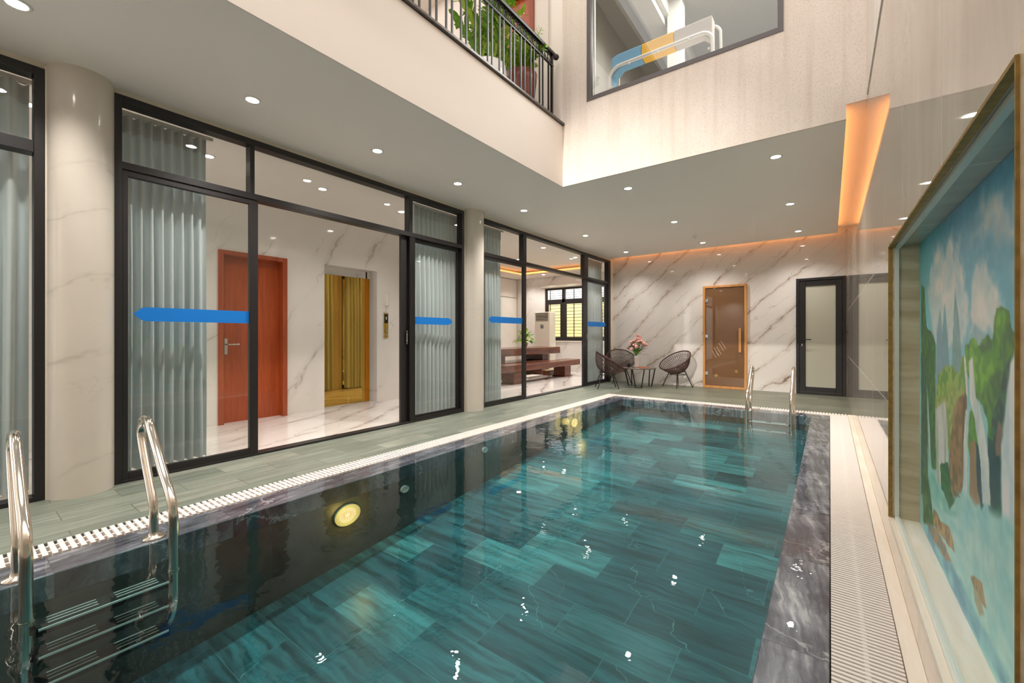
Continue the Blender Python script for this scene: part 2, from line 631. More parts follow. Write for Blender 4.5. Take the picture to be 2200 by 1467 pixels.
M['grey_room'] = plain('grey_paint', (158, 155, 148), .7)
M['grey_light'] = plain('light_grey_paint', (190, 187, 180), .7)

def travertine(name, a, b_, rot, rough):
    m, nt, out = new_mat(name)
    b = principled(nt, out, rough)
    v = mapped(nt, rot, (1, 1, 9), (0.3, 0, 0), warp=.1, wscale=2.2)
    f = noise(nt, v, 1.8, 6, .6)
    c = ramp(nt, f, [(.3, a), (.66, b_)])
    nt.links.new(c, b.inputs['Base Color'])
    return m
M['travertine'] = travertine('travertine_tile', (190, 168, 136), (224, 208, 180), (0, 0, 0), .25)
M['sill'] = travertine('cream_sill_stone', (230, 216, 196), (244, 235, 222), (0, math.radians(90), 0), .3)

def plaster_mat():
    m, nt, out = new_mat('rough_plaster')
    b = principled(nt, out, .85)
    v = mapped(nt)
    big = noise(nt, mapped(nt, (0, 0, 0), (1, 1, .5)), 1.3, 5, .6)
    fine = noise(nt, mapped(nt, (0, 0, 0), (1, 1, .6)), 95, 3, .75)
    drip = noise(nt, mapped(nt, (0, 0, 0), (9, 9, .35)), 1.0, 3)
    c = ramp(nt, big, [(.3, (226, 214, 202)), (.62, (240, 231, 222))])
    c = mixc(nt, math_n(nt, 'MULTIPLY', ramp(nt, drip, [(.5, (0, 0, 0, 1)), (.7, (1, 1, 1, 1))]), .4), c, srgb(208, 190, 176))
    c = mixc(nt, math_n(nt, 'MULTIPLY', ramp(nt, fine, [(.5, (0, 0, 0, 1)), (.66, (1, 1, 1, 1))]), .36), c, srgb(194, 176, 164))
    nt.links.new(c, b.inputs['Base Color'])
    bp = N(nt, 'Bump')
    bp.inputs['Strength'].default_value = .35
    bp.inputs['Distance'].default_value = .01
    nt.links.new(fine, bp.inputs['Height'])
    L(nt, bp, 0, b, 'Normal')
    return m
M['plaster'] = plaster_mat()

def tile_wall_mat():
    m, nt, out = new_mat('polished_grey_tile')
    b = principled(nt, out, .03, ior=1.6)
    v = mapped(nt, (0, 0, 0), (1, 3, .5), warp=.25, wscale=1.0)
    f = noise(nt, v, 2.0, 5, .6)
    c = ramp(nt, f, [(.3, (188, 176, 162)), (.7, (208, 197, 182))])
    bk = N(nt, 'TexBrick')
    bk.offset = 0.0
    bk.inputs['Scale'].default_value = 1.0
    bk.inputs['Mortar Size'].default_value = .0022
    bk.inputs['Brick Width'].default_value = .79
    bk.inputs['Row Height'].default_value = .785
    # (y, z) plane: bring y to brick u and z to brick v
    sx = N(nt, 'SeparateXYZ')
    nt.links.new(mapped(nt, loc=(0, .09, -.04)), sx.inputs[0])
    cx = N(nt, 'CombineXYZ')
    L(nt, sx, 1, cx, 0)
    L(nt, sx, 2, cx, 1)
    L(nt, cx, 0, bk, 'Vector')
    c = mixc(nt, math_n(nt, 'MULTIPLY', bk.outputs['Fac'], .8), c, srgb(232, 222, 196))
    nt.links.new(c, b.inputs['Base Color'])
    rr = math_n(nt, 'ADD', math_n(nt, 'MULTIPLY', bk.outputs['Fac'], .5), .03)
    nt.links.new(rr, b.inputs['Roughness'])
    return m
M['tile'] = tile_wall_mat()

def water_mat(name, tint):
    m, nt, out = new_mat(name)
    fr = fresnel(nt, 1.333)
    t = N(nt, 'BsdfTransparent')
    t.inputs[0].default_value = tint+(1,)
    gl = N(nt, 'BsdfGlossy')
    gl.inputs['Roughness'].default_value = 0.0
    v = mapped(nt, (0, 0, .3), (1, 1, 1), warp=.2, wscale=.9)
    n1 = noise(nt, v, 6.0, 2, .5)
    n2 = noise(nt, v, 16.0, 2, .5)
    patch = ramp(nt, noise(nt, mapped(nt), .55, 1), [(.4, (.25, .25, .25, 1)), (.6, (1, 1, 1, 1))])
    h = math_n(nt, 'ADD', n1, math_n(nt, 'MULTIPLY', n2, .35))
    h = math_n(nt, 'MULTIPLY', h, patch)
    bp = N(nt, 'Bump')
    bp.inputs['Strength'].default_value = .23
    bp.inputs['Distance'].default_value = .012
    nt.links.new(h, bp.inputs['Height'])
    L(nt, bp, 0, gl, 'Normal')
    mi = N(nt, 'MixShader')
    L(nt, fr, 0, mi, 0)
    L(nt, t, 0, mi, 1)
    L(nt, gl, 0, mi, 2)
    L(nt, mi, 0, out, 0)
    return m
M['water'] = water_mat('pool_water', (.62, .84, .85))
M['film'] = water_mat('thin_water_film', (.96, .97, .98))

def curtain_mat():
    m, nt, out = new_mat('pale_blue_curtain')
    b = N(nt, 'BsdfPrincipled')
    b.inputs['Roughness'].default_value = .8
    b.inputs['Base Color'].default_value = srgb(220, 227, 228)
    tr = N(nt, 'BsdfTranslucent')
    tr.inputs[0].default_value = srgb(196, 208, 212)
    mi = N(nt, 'MixShader')
    mi.inputs[0].default_value = .10
    L(nt, b, 0, mi, 1)
    L(nt, tr, 0, mi, 2)
    L(nt, mi, 0, out, 0)
    return m
M['curtain'] = curtain_mat()
M['curtain_band'] = plain('curtain_heading_tape', (206, 208, 206), .8)

# ------------------------------------------------------------------ setting: pool, deck, walls
XF, XR, YB, YN = -4.2, .25, 9.71, -2.6     # facade, right wall, back wall, near wall
ZC = 2.92
PX0, PX1, PY1, PY0 = -2.88, -.20, 7.04, -1.6   # water edge
GX0, GX1 = -3.32, -3.12                      # left grating
XO, YO = -2.63, 4.56                         # light well edges

b = MB()
b.box(XF-.16, GX0, YN, YB, -.12, 0, 0)
b.box(GX0, XR+.15, 7.49, YB, -.12, 0, 1)
b.box(GX1, 0.0, YN, PY0-.24, -.12, 0, 1)
struct(b.build('floor', [M['deck'], M['deck_far']]), 'greenish grey slate deck round the pool')
# gutter beds under the gratings
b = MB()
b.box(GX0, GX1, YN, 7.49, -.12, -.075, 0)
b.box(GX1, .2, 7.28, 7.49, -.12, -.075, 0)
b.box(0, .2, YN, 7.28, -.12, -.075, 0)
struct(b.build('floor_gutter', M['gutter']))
# coping stones
b = MB()
b.box(GX1, PX0, PY0-.24, 7.28, -.12, -.004)
b.box(PX1, 0, PY0-.24, 7.28, -.12, -.004)
b.box(PX0, PX1, PY1, 7.28, -.12, -.004)
b.box(PX0, PX1, PY0-.24, PY0, -.12, -.004)
struct(b.build('trim_1', M['coping'], bevel=.004), 'grey veined marble coping round the water')
# basin: walls and sloping floor
def pz(y):
    return -.742+.0915*y if y < 4.5 else -.33+.05*(y-4.5)
b = MB()
b.box(PX0-.1, PX0, PY0-.1, PY1+.1, -1.15, -.12, 0)
b.box(PX1, PX1+.1, PY0-.1, PY1+.1, -1.15, -.12, 0)
b.box(PX0, PX1, PY1, PY1+.1, -1.15, -.12, 0)
b.box(PX0, PX1, PY0-.1, PY0, -1.15, -.12, 0)
struct(b.build('wall_pool', M['pool_wall']))
b = MB()
for (ya, yb) in ((PY0-.05, 4.5), (4.5, PY1+.05)):
    b.quad((PX0-.05, ya, pz(ya)), (PX1+.05, ya, pz(ya)), (PX1+.05, yb, pz(yb)), (PX0-.05, yb, pz(yb)))
struct(b.build('floor_pool', M['pool_floor']))
b = MB()
b.quad((PX0, PY0, .0), (PX1, PY0, .0), (PX1, PY1, .0), (PX0, PY1, .0), 0)
b.quad((GX1, PY0-.24, .0), (PX0, PY0-.24, .0), (PX0, 7.28, .0), (GX1, 7.28, .0), 1)
b.quad((PX1, PY0-.24, .0), (.0, PY0-.24, .0), (.0, 7.28, .0), (PX1, 7.28, .0), 1)
b.quad((PX0, PY1, .0), (PX1, PY1, .0), (PX1, 7.28, .0), (PX0, 7.28, .0), 1)
b.quad((PX0, PY0-.24, .0), (PX1, PY0-.24, .0), (PX1, PY0, .0), (PX0, PY0, .0), 1)
wtr = b.build('pool_water', [M['water'], M['film']])
tag(wtr, 'still teal pool water brimming over the marble coping', 'water', kind='stuff')

# back wall
b = MB()
b.box(XF-.02, XR+.15, YB, YB+.15, -.12, 3.05)
struct(b.build('wall_back', M['marble_back']), 'white marble wall with brown diagonal veins')
# right wall with the niche opening
NY0, NY1, NZ0, NZ1, NXD = 1.06, 2.955, .155, 1.56, .364
ZT = 3.08
b = MB()
for (y0, y1, z0, z1) in ((YN, NY0-.03, -.12, ZT), (NY1+.03, YB+.15, -.12, ZT), (NY0-.03, NY1+.03, -.12, NZ0-.03), (NY0-.03, NY1+.03, NZ1+.03, ZT)):
    b.box(XR, XR+.2, y0, y1, z0, z1, 0)
struct(b.build('wall_right', M['tile']), 'polished grey tile wall beside the pool')
b = MB()
b.box(XR-.006, XR+.2, YN, YO, ZT, 8.0)
struct(b.build('wall_right_upper', M['plaster']))
b = MB()
b.box(.2, XR, YN, 7.49, -.12, .002)
struct(b.build('trim_2', M['sill'], bevel=.002), 'narrow cream stone ledge along the tiled wall')
# near wall
b = MB()
b.box(XF-.2, XR+.2, YN-.15, YN, -.12, 8.0)
struct(b.build('wall_near', M['white']))

# ceiling slab with the lit cove along back and right
b = MB()
b.box(XF-.12, XO, YN, 9.42, ZC+.002, 3.655)
b.box(XO, .03, YO+.02, 9.42, ZC+.002, 3.045)
b.box(XF-.12, .112, YO+.02, 9.52, ZC, ZC+.035)
b.box(XF-.12, XO, YN, YO+.02, ZC, ZC+.035)
b.box(XF-.12, XR+.2, YO+.02, YB+.15, 3.045, 3.655)
struct(b.build('ceiling', M['ceil']), 'pale grey painted ceiling round the light well')
b = MB()
b.box(XO-.001, XO+.006, YN, YO, ZC, 3.66)
struct(b.build('wall_fascia', M['white']), 'white fascia under the upstairs railing')
led = MB()
led.box(.045, .06, YO+.1, 9.46, ZC+.038, ZC+.05)
led.box(XF, .05, 9.445, 9.46, ZC+.038, ZC+.05)
lo = led.build('led_cove_strip', M['led'])
tag(lo, 'warm orange strip light hidden in the ceiling cove', 'strip light')

# plaster wall of the light well, with the upstairs window opening
WX0, WX1, WZ0, WZ1 = -2.297, -.335, 3.855, 6.2
b = MB()
for (x0, x1, z0, z1) in ((XO, .112, ZC, 3.045), (XO, WX0, 3.045, 8), (WX0, WX1, 3.045, WZ0), (WX0, WX1, WZ1, 8), (WX1, .112, 3.045, 8), (.112, XR, 3.045, 8)):
    b.box(x0, x1, YO-.004, YO+.02, z0, z1)
struct(b.build('wall_upper_back', M['plaster']), 'rough cream plaster wall of the light well')

# facade end pieces and wall strips between the glazed bays
b = MB()
b.box(XF-.12, XF-.02, YN, YB, 2.885, ZC)
b.box(XF-.13, XF-.03, .411, .753, -.02, 2.9)
b.box(XF-.13, XF-.03, 4.486, 4.884, -.02, 2.9)
b.box(XF-.13, XF-.0, 9.572, YB, -.02, 2.92)
struct(b.build('wall_left', M['cream_trim']))

def column(cy_):
    c = MB()
    c.lathe([(.172, 0), (.172, 2.93)], (XF-.035, cy_, -.005), 64)
    return c
struct(column(.585).build('column', M['column']), 'round cream stone column beside the nearest curtained bay')
struct(column(4.69).build('column', M['column']), 'round cream stone column between the two glazed bays')
b = MB()
for y in (.417, .747, 4.49, 4.88):
    b.box(XF-.05, XF+.004, y-.006, y+.006, 0, 2.9)
struct(b.build('trim_3', M['cream_trim']))

# ------------------------------------------------------------------ glazed bays
def rect_frame(mb, x0, x1, y0, y1, z0, z1, wy0, wy1, wz0, wz1, m=0):
    mb.box(x0, x1, y0, y0+wy0, z0, z1, m)
    mb.box(x0, x1, y1-wy1, y1, z0, z1, m)
    mb.box(x0, x1, y0+wy0, y1-wy1, z1-wz1, z1, m)
    if wz0 > 0:
        mb.box(x0, x1, y0+wy0, y1-wy1, z0, z0+wz0, m)

def arrow(y_tail, y_tip, zc, h, x):
    a = MB()
    s = 1 if y_tip > y_tail else -1
    hh = h/2
    pts = [(y_tail, zc-hh), (y_tip-s*.085, zc-hh), (y_tip-s*.05, zc-hh*.86), (y_tip, zc), (y_tip-s*.05, zc+hh*.86), (y_tip-s*.085, zc+hh), (y_tail, zc+hh)]
    if s < 0:
        pts = pts[::-1]
    a.prism(pts, 'x', x, x+.0015)
    return a

def leaf(root, y0, y1, z0, z1, x, ws, sticker=None, handle=None, wb=.06, wt=.045):
    """one sliding leaf: frame, pane, arrow film, handle"""
    f = MB()
    rect_frame(f, x-.04, x, y0, y1, z0, z1, ws[0], ws[1], wb, wt)
    fo = f.build('sliding_leaf', M['frame'], root, bevel=.003)
    g = MB()
    g.quad((x-.02, y0+ws[0]-.005, z0+wb-.005), (x-.02, y1-ws[1]+.005, z0+wb-.005), (x-.02, y1-ws[1]+.005, z1-wt+.005), (x-.02, y0+ws[0]-.005, z1-wt+.005))
    go = g.build('pane', M['glass'], fo)
    if sticker:
        so = arrow(*sticker, x-.0195).build('arrow_sticker', M['sticker'], fo)
        so['label'] = 'bright blue arrow film stuck across the glass'
    if handle is not None:
        h = MB()
        h.box(x, x+.03, handle-.006, handle+.006, 1.0, 1.015)
        h.box(x, x+.03, handle-.006, handle+.006, 1.13, 1.145)
        h.box(x+.018, x+.03, handle-.008, handle+.008, .99, 1.155)
        h.build('handle', M['chrome'], fo)
    return fo

def transom(root, y0, y1, z0, z1, x):
    g = MB()
    g.quad((x, y0, z0), (x, y1, z0), (x, y1, z1), (x, y0, z1))
    return g.build('transom_pane', M['glass'], root)

# bay with the half open lobby door
d = sroot('door_1', (XF, 2.62, 0), 'dark aluminium sliding glass doors standing open on the lobby')
f = MB()
rect_frame(f, XF-.11, XF, .753, 4.486, 0, 2.882, .045, .05, .02, .055)
f.box(XF-.11, XF, .798, 4.436, 2.335, 2.39)
f.box(XF-.1, XF-.005, 1.668, 1.707, 2.39, 2.83)
f.box(XF-.1, XF-.005, 3.489, 3.545, 2.39, 2.83)
f.build('outer_frame', M['frame'], d, bevel=.003)
for (y0, y1) in ((.79, 1.67), (1.7, 3.495), (3.54, 4.44)):
    transom(d, y0, y1, 2.385, 2.83, XF-.05)
leaf(d, .798, 1.739, .012, 2.335, XF-.012, (.035, .072), (1.67, .865, 1.262, .108), None)
leaf(d, 3.402, 4.44, .012, 2.335, XF-.055, (.16, .04), (3.575, 4.315, 1.29, .095), 3.47)
f = MB()
f.box(XF-.035, XF-.005, 3.50, 3.585, .012, 2.335)
f.box(XF-.035, XF-.005, 3.585, 4.44, .012, .055)
f.build('door_stile', M['black'], d, bevel=.003)

# bay in front of the living room
d = sroot('door_2', (XF, 7.2, 0), 'dark aluminium sliding glass doors in front of the living room')
f = MB()
rect_frame(f, XF-.11, XF, 4.884, 9.572, 0, 2.875, .035, .12, .02, .05)
f.box(XF-.11, XF, 4.92, 9.5, 2.31, 2.365)
f.box(XF-.1, XF-.005, 5.955, 6.055, 2.365, 2.83)
f.box(XF-.1, XF-.005, 8.22, 8.4, 2.365, 2.83)
f.build('outer_frame', M['frame'], d, bevel=.003)
for (y0, y1) in ((4.91, 5.96), (6.05, 8.23), (8.39, 9.46)):
    transom(d, y0, y1, 2.36, 2.83, XF-.05)
leaf(d, 4.919, 6.056, .012, 2.31, XF-.012, (.03, .09), (5.965, 5.06, 1.345, .1), None)
leaf(d, 8.22, 9.46, .012, 2.31, XF-.03, (.2, .06), (8.47, 9.4, 1.35, .105), 8.33)

# partly seen bay at the near end
d = sroot('window_1', (XF, -.6, 0), 'dark framed curtained glazing before the nearest column')
f = MB()
rect_frame(f, XF-.11, XF, -1.9, .411, -.02, 2.878, .06, .05, .05, .055)
f.box(XF-.11, XF, -1.84, .361, 2.305, 2.385)
f.build('outer_frame', M['frame'], d, bevel=.003)
transom(d, -1.85, .37, 2.38, 2.83, XF-.05)
g = MB()
g.quad((XF-.05, -1.85, .02), (XF-.05, .37, .02), (XF-.05, .37, 2.31), (XF-.05, -1.85, 2.31))
g.build('pane', M['glass'], d)
b = MB()
b.box(XF-.13, XF-.02, YN, -1.9, -.02, 2.9)
struct(b.build('wall_left_near', M['white']))

# ------------------------------------------------------------------ lobby and living room behind the glass
LX = -5.95          # marble wall with the lift
b = MB()
b.box(-8.7, XF-.13, YN, 11.8, -.12, .004)
struct(b.build('floor_interior', M['marble_floor']), 'glossy white marble floor with brown streaks')
DY0, DY1, DZ = 2.06, 2.76, 2.09      # wooden door opening
EY0, EY1, EZ = 3.36, 4.267, 2.145    # lift recess
b = MB()
for (y0, y1, z0, z1) in ((YN, 2.0, 0, 2.95), (2.0, 2.82, 2.14, 2.95), (2.82, EY0, 0, 2.95), (EY0, EY1, EZ, 2.95), (EY1, 4.80, 0, 2.95)):
    b.box(LX-.24, LX, y0, y1, z0, z1)
struct(b.build('wall_lobby', M['marble_lobby']), 'white marble lobby wall with grey slanting veins')
b = MB()
b.box(-8.5, LX, 4.8, 4.95, 0, 2.95)
struct(b.build('wall_lobby_side', M['marble_lobby']))
# living room shell
b = MB()
for (x0, x1, z0, z1) in ((-8.7, -7.28, 0, 3.2), (-7.28, -4.95, 0, .93), (-7.28, -4.95, 2.58, 3.2), (-4.95, XF-.1, 0, 3.2)):
    b.box(x0, x1, 11.5, 11.7, z0, z1)
struct(b.build('wall_living_back', M['marble_living']), 'white veined marble wall round the barred window')
b = MB()
b.box(-8.55, -8.4, 4.95, 11.5, 0, 3.2)
struct(b.build('wall_living_side', M['grey_light']))
b = MB()
b.box(XF-.13, XF, YB+.15, 11.7, 0, 3.2)
struct(b.build('wall_living_right', M['marble_living']))
b = MB()
b.box(-8.7, XF-.11, YN, 4.95, 2.9, 2.95)
for (x0, x1, y0, y1) in ((-8.7, -7.75, 4.95, 11.7), (-5.25, XF-.11, 4.95, 11.7), (-7.75, -5.25, 4.95, 5.7), (-7.75, -5.25, 10.85, 11.7)):
    b.box(x0, x1, y0, y1, 2.95, 2.99)
b.box(-8.7, XF-.11, 4.95, 11.7, 3.12, 3.2)
struct(b.build('ceiling_interior', M['white']))
led = MB()
for (x0, x1, y0, y1) in ((-7.86, -7.80, 5.65, 10.9), (-5.20, -5.14, 5.65, 10.9), (-7.8, -5.2, 5.6, 5.65), (-7.8, -5.2, 10.9, 10.96)):
    led.box(x0, x1, y0, y1, 2.995, 3.05)
tag(led.build('led_tray_strip', M['led_in']), 'warm orange strip light round the living room ceiling tray', 'strip light')

# wooden lobby door
d = sroot('door_3', (LX, 2.41, 0), 'reddish brown wooden door in the lobby wall')
f = MB()
f.box(LX-.22, LX+.022, 2.0, DY0, 0, 2.145)
f.box(LX-.22, LX+.022, DY1, 2.82, 0, 2.145)
f.box(LX-.22, LX+.022, DY0, DY1, DZ, 2.145)
f.box(LX-.17, LX-.13, DY0, DY0+.02, 0, DZ)
f.box(LX-.17, LX-.13, DY1-.02, DY1, 0, DZ)
f.build('door_frame', M['teak_frame'], d, bevel=.004)
f = MB()
f.box(LX-.13, LX-.09, DY0-.003, DY1+.003, .003, DZ+.003)
f.build('door_panel', M['teak'], d, bevel=.003)
h = MB()
h.box(LX-.09, LX-.082, 2.10, 2.135, .86, 1.06)
h.tube([(LX-.085, 2.118, .985), (LX-.035, 2.118, .985), (LX-.03, 2.13, .985), (LX-.03, 2.25, .985)], .009, 8)
h.build('lever_handle', M['chrome'], d)

# lift
d = sroot('door_4', (LX-.2, 3.8, 0), 'gold mirror lift door in the marble recess')
f = MB()
f.box(LX-.26, LX-.21, EY0, 4.19, 0, EZ)
f.build('door_panel', M['gold'], d)
f = MB()
f.box(LX-.255, LX-.2, 4.19, 4.215, 0, EZ)
f.box(LX-.255, LX-.205, 4.222, EY1, 0, EZ)
f.build('door_jamb', M['gold_bright'], d)
f = MB()
f.box(LX-.24, LX-.2, EY0-.05, EY1+.05, 2.035, EZ+.1)
f.build('door_head', M['marble_lobby'], d)

t = thing('lift_call_panel', 'tall gold lift call panel with a dark screen below the white intercom', 'call panel', (LX, 4.44, 1.06))
f = MB()
f.box(LX, LX+.012, 4.392, 4.482, 1.055, 1.47)
f.build('plate', M['gold'], t, bevel=.002)
f = MB()
f.box(LX+.012, LX+.015, 4.402, 4.472, 1.30, 1.45)
f.build('screen', M['black'], t)
f = MB()
lit = plain('call_panel_figure', (210, 214, 220), .4)
f.box(LX+.015, LX+.0165, 4.43, 4.445, 1.36, 1.41)
f.build('digit', lit, t)
for z in (1.19, 1.11):
    f = MB()
    f.prism([(4.437+.025*math.cos(a*PI/8), z+.025*math.sin(a*PI/8)) for a in range(16)], 'x', LX+.012, LX+.018)
    f.build('button', M['chrome'], t)
t = thing('wall_intercom', 'white intercom handset hung on the marble above the lift panel', 'intercom', (LX, 4.45, 1.62))
f = MB()
f.box(LX, LX+.03, 4.41, 4.49, 1.60, 1.80)
f.build('base', M['ac'], t, bevel=.006)
f = MB()
f.box(LX+.03, LX+.055, 4.415, 4.445, 1.59, 1.81)
f.build('handset', M['ceramic'], t, bevel=.008)
f = MB()
f.tube([(LX+.02, 4.43, 1.60)]+[(LX+.02+.008*math.cos(k), 4.43+.010*math.sin(k), 1.60-.006*k) for k in range(1, 26)], .003, 5)
f.build('cord', M['ac'], t)

# barred window of the living room
d = sroot('window_2', (-6.1, 11.5, .93), 'dark framed window with iron bars over a yellow wall outside')
f = MB()
def rect_xz(mb, x0, x1, z0, z1, w_, y0, y1, m=0):
    mb.box(x0, x0+w_, y0, y1, z0, z1, m)
    mb.box(x1-w_, x1, y0, y1, z0, z1, m)
    mb.box(x0+w_, x1-w_, y0, y1, z0, z0+w_, m)
    mb.box(x0+w_, x1-w_, y0, y1, z1-w_, z1, m)
rect_xz(f, -7.28, -4.95, .93, 2.58, .06, 11.53, 11.6)
f.box(-7.22, -5.01, 11.53, 11.6, 2.12, 2.22)
for x in (-6.62, -5.72):
    f.box(x-.05, x+.05, 11.53, 11.6, .99, 2.52)
f.build('window_frame', M['frame'], d)
for (x0, x1) in ((-7.22, -6.67), (-6.57, -5.77), (-5.67, -5.01)):
    f = MB()
    rect_xz(f, x0, x1, .99, 2.12, .055, 11.52, 11.57)
    f.build('casement', M['frame'], d)
f = MB()
for k in range(11):
    z = 1.05+k*.098
    f.box(-7.22, -5.01, 11.62, 11.635, z, z+.014)
for k in range(4):
    z = 2.27+k*.075
    f.box(-7.22, -5.01, 11.62, 11.635, z, z+.012)
for x in (-7.15, -6.3, -5.3):
    f.box(x-.008, x+.008, 11.61, 11.64, .99, 2.52)
f.build('iron_bars', M['black'], d)
f = MB()
f.box(-7.30, -4.9, 11.47, 11.5, .905, .93)
f.build('window_sill', M['white'], d)
f = MB()
f.box(-7.36, -4.9, 11.42, 11.5, 2.6, 2.66)
f.build('blind_box', M['ac'], d)
g = MB()
g.quad((-7.24, 11.56, .95), (-5.0, 11.56, .95), (-5.0, 11.56, 2.55), (-7.24, 11.56, 2.55))
g.build('pane', M['glass'], d)
b = MB()
b.box(-9.5, -3.5, 12.6, 12.7, -.1, 2.26)
struct(b.build('wall_neighbour', M['yellow_wall']))
b = MB()
b.box(-9.5, -3.5, 13.2, 13.3, -.1, 5.0)
struct(b.build('wall_neighbour_far', M['sky_white']))
lamp_area('window_daylight', (-6.1, 12.1, 3.4), (math.radians(-62), 0, 0), 320, 2.6, .7, (1, .97, .92))

# fitted wall panelling on the far living room side
t = sroot('wall_panelling', (-8.38, 11.0, 0))
for (y0, y1, z0, z1) in ((10.2, 11.46, 2.35, 2.93), (10.2, 11.46, 0, 2.32), (8.8, 10.17, 2.35, 2.93), (8.8, 10.17, 0, 2.32)):
    f = MB()
    f.box(-8.4, -8.365, y0, y1, z0, z1)
    f.build('panel', M['white'], t, bevel=.004)

# floor-standing air conditioner
t = thing('air_conditioner', 'cream floor standing air conditioner in front of the barred window', 'air conditioner', (-6.97, 11.0, 0))
f = MB()
f.box(-7.24, -6.70, 10.85, 11.2, .03, 1.8)
f.build('body', M['ac'], t, bevel=.015)
f = MB()
f.box(-7.215, -6.725, 10.838, 10.85, .12, .80)
f.build('lower_panel', M['ac'], t, bevel=.004)
f = MB()
f.box(-7.19, -6.76, 10.842, 10.85, 1.53, 1.77)
f.build('outlet', M['ac_dark'], t)
f = MB()
for k in range(5):
    z = 1.55+k*.045
    f.add([(-7.19, 10.835, z), (-6.76, 10.835, z), (-6.76, 10.85, z+.02), (-7.19, 10.85, z+.02), (-7.19, 10.835, z+.006), (-6.76, 10.835, z+.006), (-6.76, 10.85, z+.026), (-7.19, 10.85, z+.026)],
          [(0, 1, 2, 3), (4, 7, 6, 5), (0, 4, 5, 1), (1, 5, 6, 2), (2, 6, 7, 3), (3, 7, 4, 0)])
f.build('louvres', M['ac'], t)
f = MB()
f.box(-7.02, -6.92, 10.842, 10.85, 1.31, 1.42)
f.build('display', plain('grey_display', (120, 122, 118), .3), t)
f = MB()
f.box(-7.23, -6.71, 10.86, 11.19, .004, .03)
f.build('plinth', M['ac_dark'], t)

# heavy wooden table and bench
t = thing('slab_table', 'long thick dark red wooden table with a shelf below its top', 'table', (-6.75, 9.2, .004))
f = MB()
f.box(-7.2, -6.3, 7.7, 10.8, .58, .765)
f.build('table_top', M['table_wood'], t, bevel=.02)
f = MB()
f.box(-7.1, -6.42, 7.9, 10.35, .36, .41)
f.build('shelf', M['table_wood'], t, bevel=.006)
for y in (8.1, 10.1):
    f = MB()
    f.box(-7.08, -6.44, y-.17, y+.25, .004, .36)
    f.box(-7.08, -6.44, y-.05, y+.25, .41, .58)
    f.build('leg', M['table_wood'], t, bevel=.012)
t = thing('slab_bench', 'long dark red wooden bench in front of the slab table', 'bench', (-5.75, 8.9, .004))
f = MB()
n = 14
prof = []
for i in range(n+1):
    y = 7.1+(10.57-7.1)*i/n
    sag = -.03*math.sin(PI*i/n)
    prof.append((y, .445+sag*.5))
for i in range(n, -1, -1):
    y = 7.1+(10.57-7.1)*i/n
    prof.append((y, .29+.0*i))
f.prism(prof, 'x', -5.98, -5.53)
f.build('seat', M['table_wood'], t, bevel=.015)
for y in (7.7, 9.95):
    f = MB()
    f.box(-5.93, -5.58, y-.15, y+.17, .03, .29)
    f.box(-5.95, -5.56, y-.2, y+.22, .004, .03)
    f.build('leg', M['table_wood'], t, bevel=.01)
t = thing('wooden_box', 'small wooden box on the marble floor under the bench', 'box', (-6.2, 10.05, .004))
f = MB()
f.box(-6.3, -6.1, 9.85, 10.25, .004, .13)
f.build('body', M['table_wood'], t, bevel=.006)
f = MB()
f.box(-6.31, -6.09, 9.84, 10.26, .13, .15)
f.build('lid', plain('light_box_lid', (188, 160, 120), .4), t, bevel=.004)
t = thing('paper_stack', 'flat stack of white papers on the marble floor beside the wooden box', 'papers', (-6.35, 9.2, .004))
f = MB()
for k in range(4):
    f.box(-6.42+.01*k, -6.12+.006*k, 8.9-.008*k, 9.45+.01*k, .006+k*.012, .016+k*.012)
f.build('sheets', M['white'], t)

def leaf_quad(mb, base, d, up, l, w_, m=0, curl=.12):
    """a pointed leaf blade with a bent midrib"""
    d = Vector(d).normalized()
    side = d.cross(Vector(up))
    if side.length < 1e-4:
        side = Vector((1, 0, 0))
    side.normalize()
    nn = side.cross(d)
    base = Vector(base)
    pts = []
    for k, ww in ((0, .12), (.3, .9), (.6, 1.0), (.85, .55), (1.0, .04)):
        c = base+d*l*k-nn*curl*l*k*k
        pts.append((c-side*w_*ww*.5+nn*.12*w_*ww, c, c+side*w_*ww*.5+nn*.12*w_*ww))
    vs = [p for row in pts for p in row]
    fs = []
    for i in range(4):
        fs.append((i*3, i*3+1, i*3+4, i*3+3))
        fs.append((i*3+1, i*3+2, i*3+5, i*3+4))
    mb.add(vs, fs, m, True)

rnd = random.Random(11)
pc = Vector((-6.7, 9.55, .765))
t = thing('potted_plant', 'leafy green plant in a small vase on the slab table', 'plant', pc)
f = MB()
f.lathe([(.05, 0), (.085, .06), (.09, .12), (.06, .19), (.07, .22), (.06, .215)], pc, 20)
f.build('vase', plain('beige_vase', (196, 176, 148), .3), t)
f = MB()
for k in range(70):
    a = rnd.uniform(0, 2*PI)
    e = rnd.uniform(-.1, 1.2)
    d0 = Vector((math.cos(a)*math.cos(e), math.sin(a)*math.cos(e), math.sin(e)))
    st = pc+Vector((0, 0, .2))+d0*rnd.uniform(.08, .22)
    leaf_quad(f, st, d0+Vector((0, 0, rnd.uniform(-.6, .2))), (0, 0, 1), rnd.uniform(.12, .18), rnd.uniform(.07, .10), rnd.choice((0, 0, 1)), .3)
f.build('foliage', [M['leaf'], M['leaf_light']], t)
f = MB()
for k in range(9):
    a = k*2*PI/9
    f.tube([pc+Vector((0, 0, .18)), pc+Vector((math.cos(a)*.08, math.sin(a)*.08, .32))], .004, 5)
f.build('stems', M['leaf'], t)

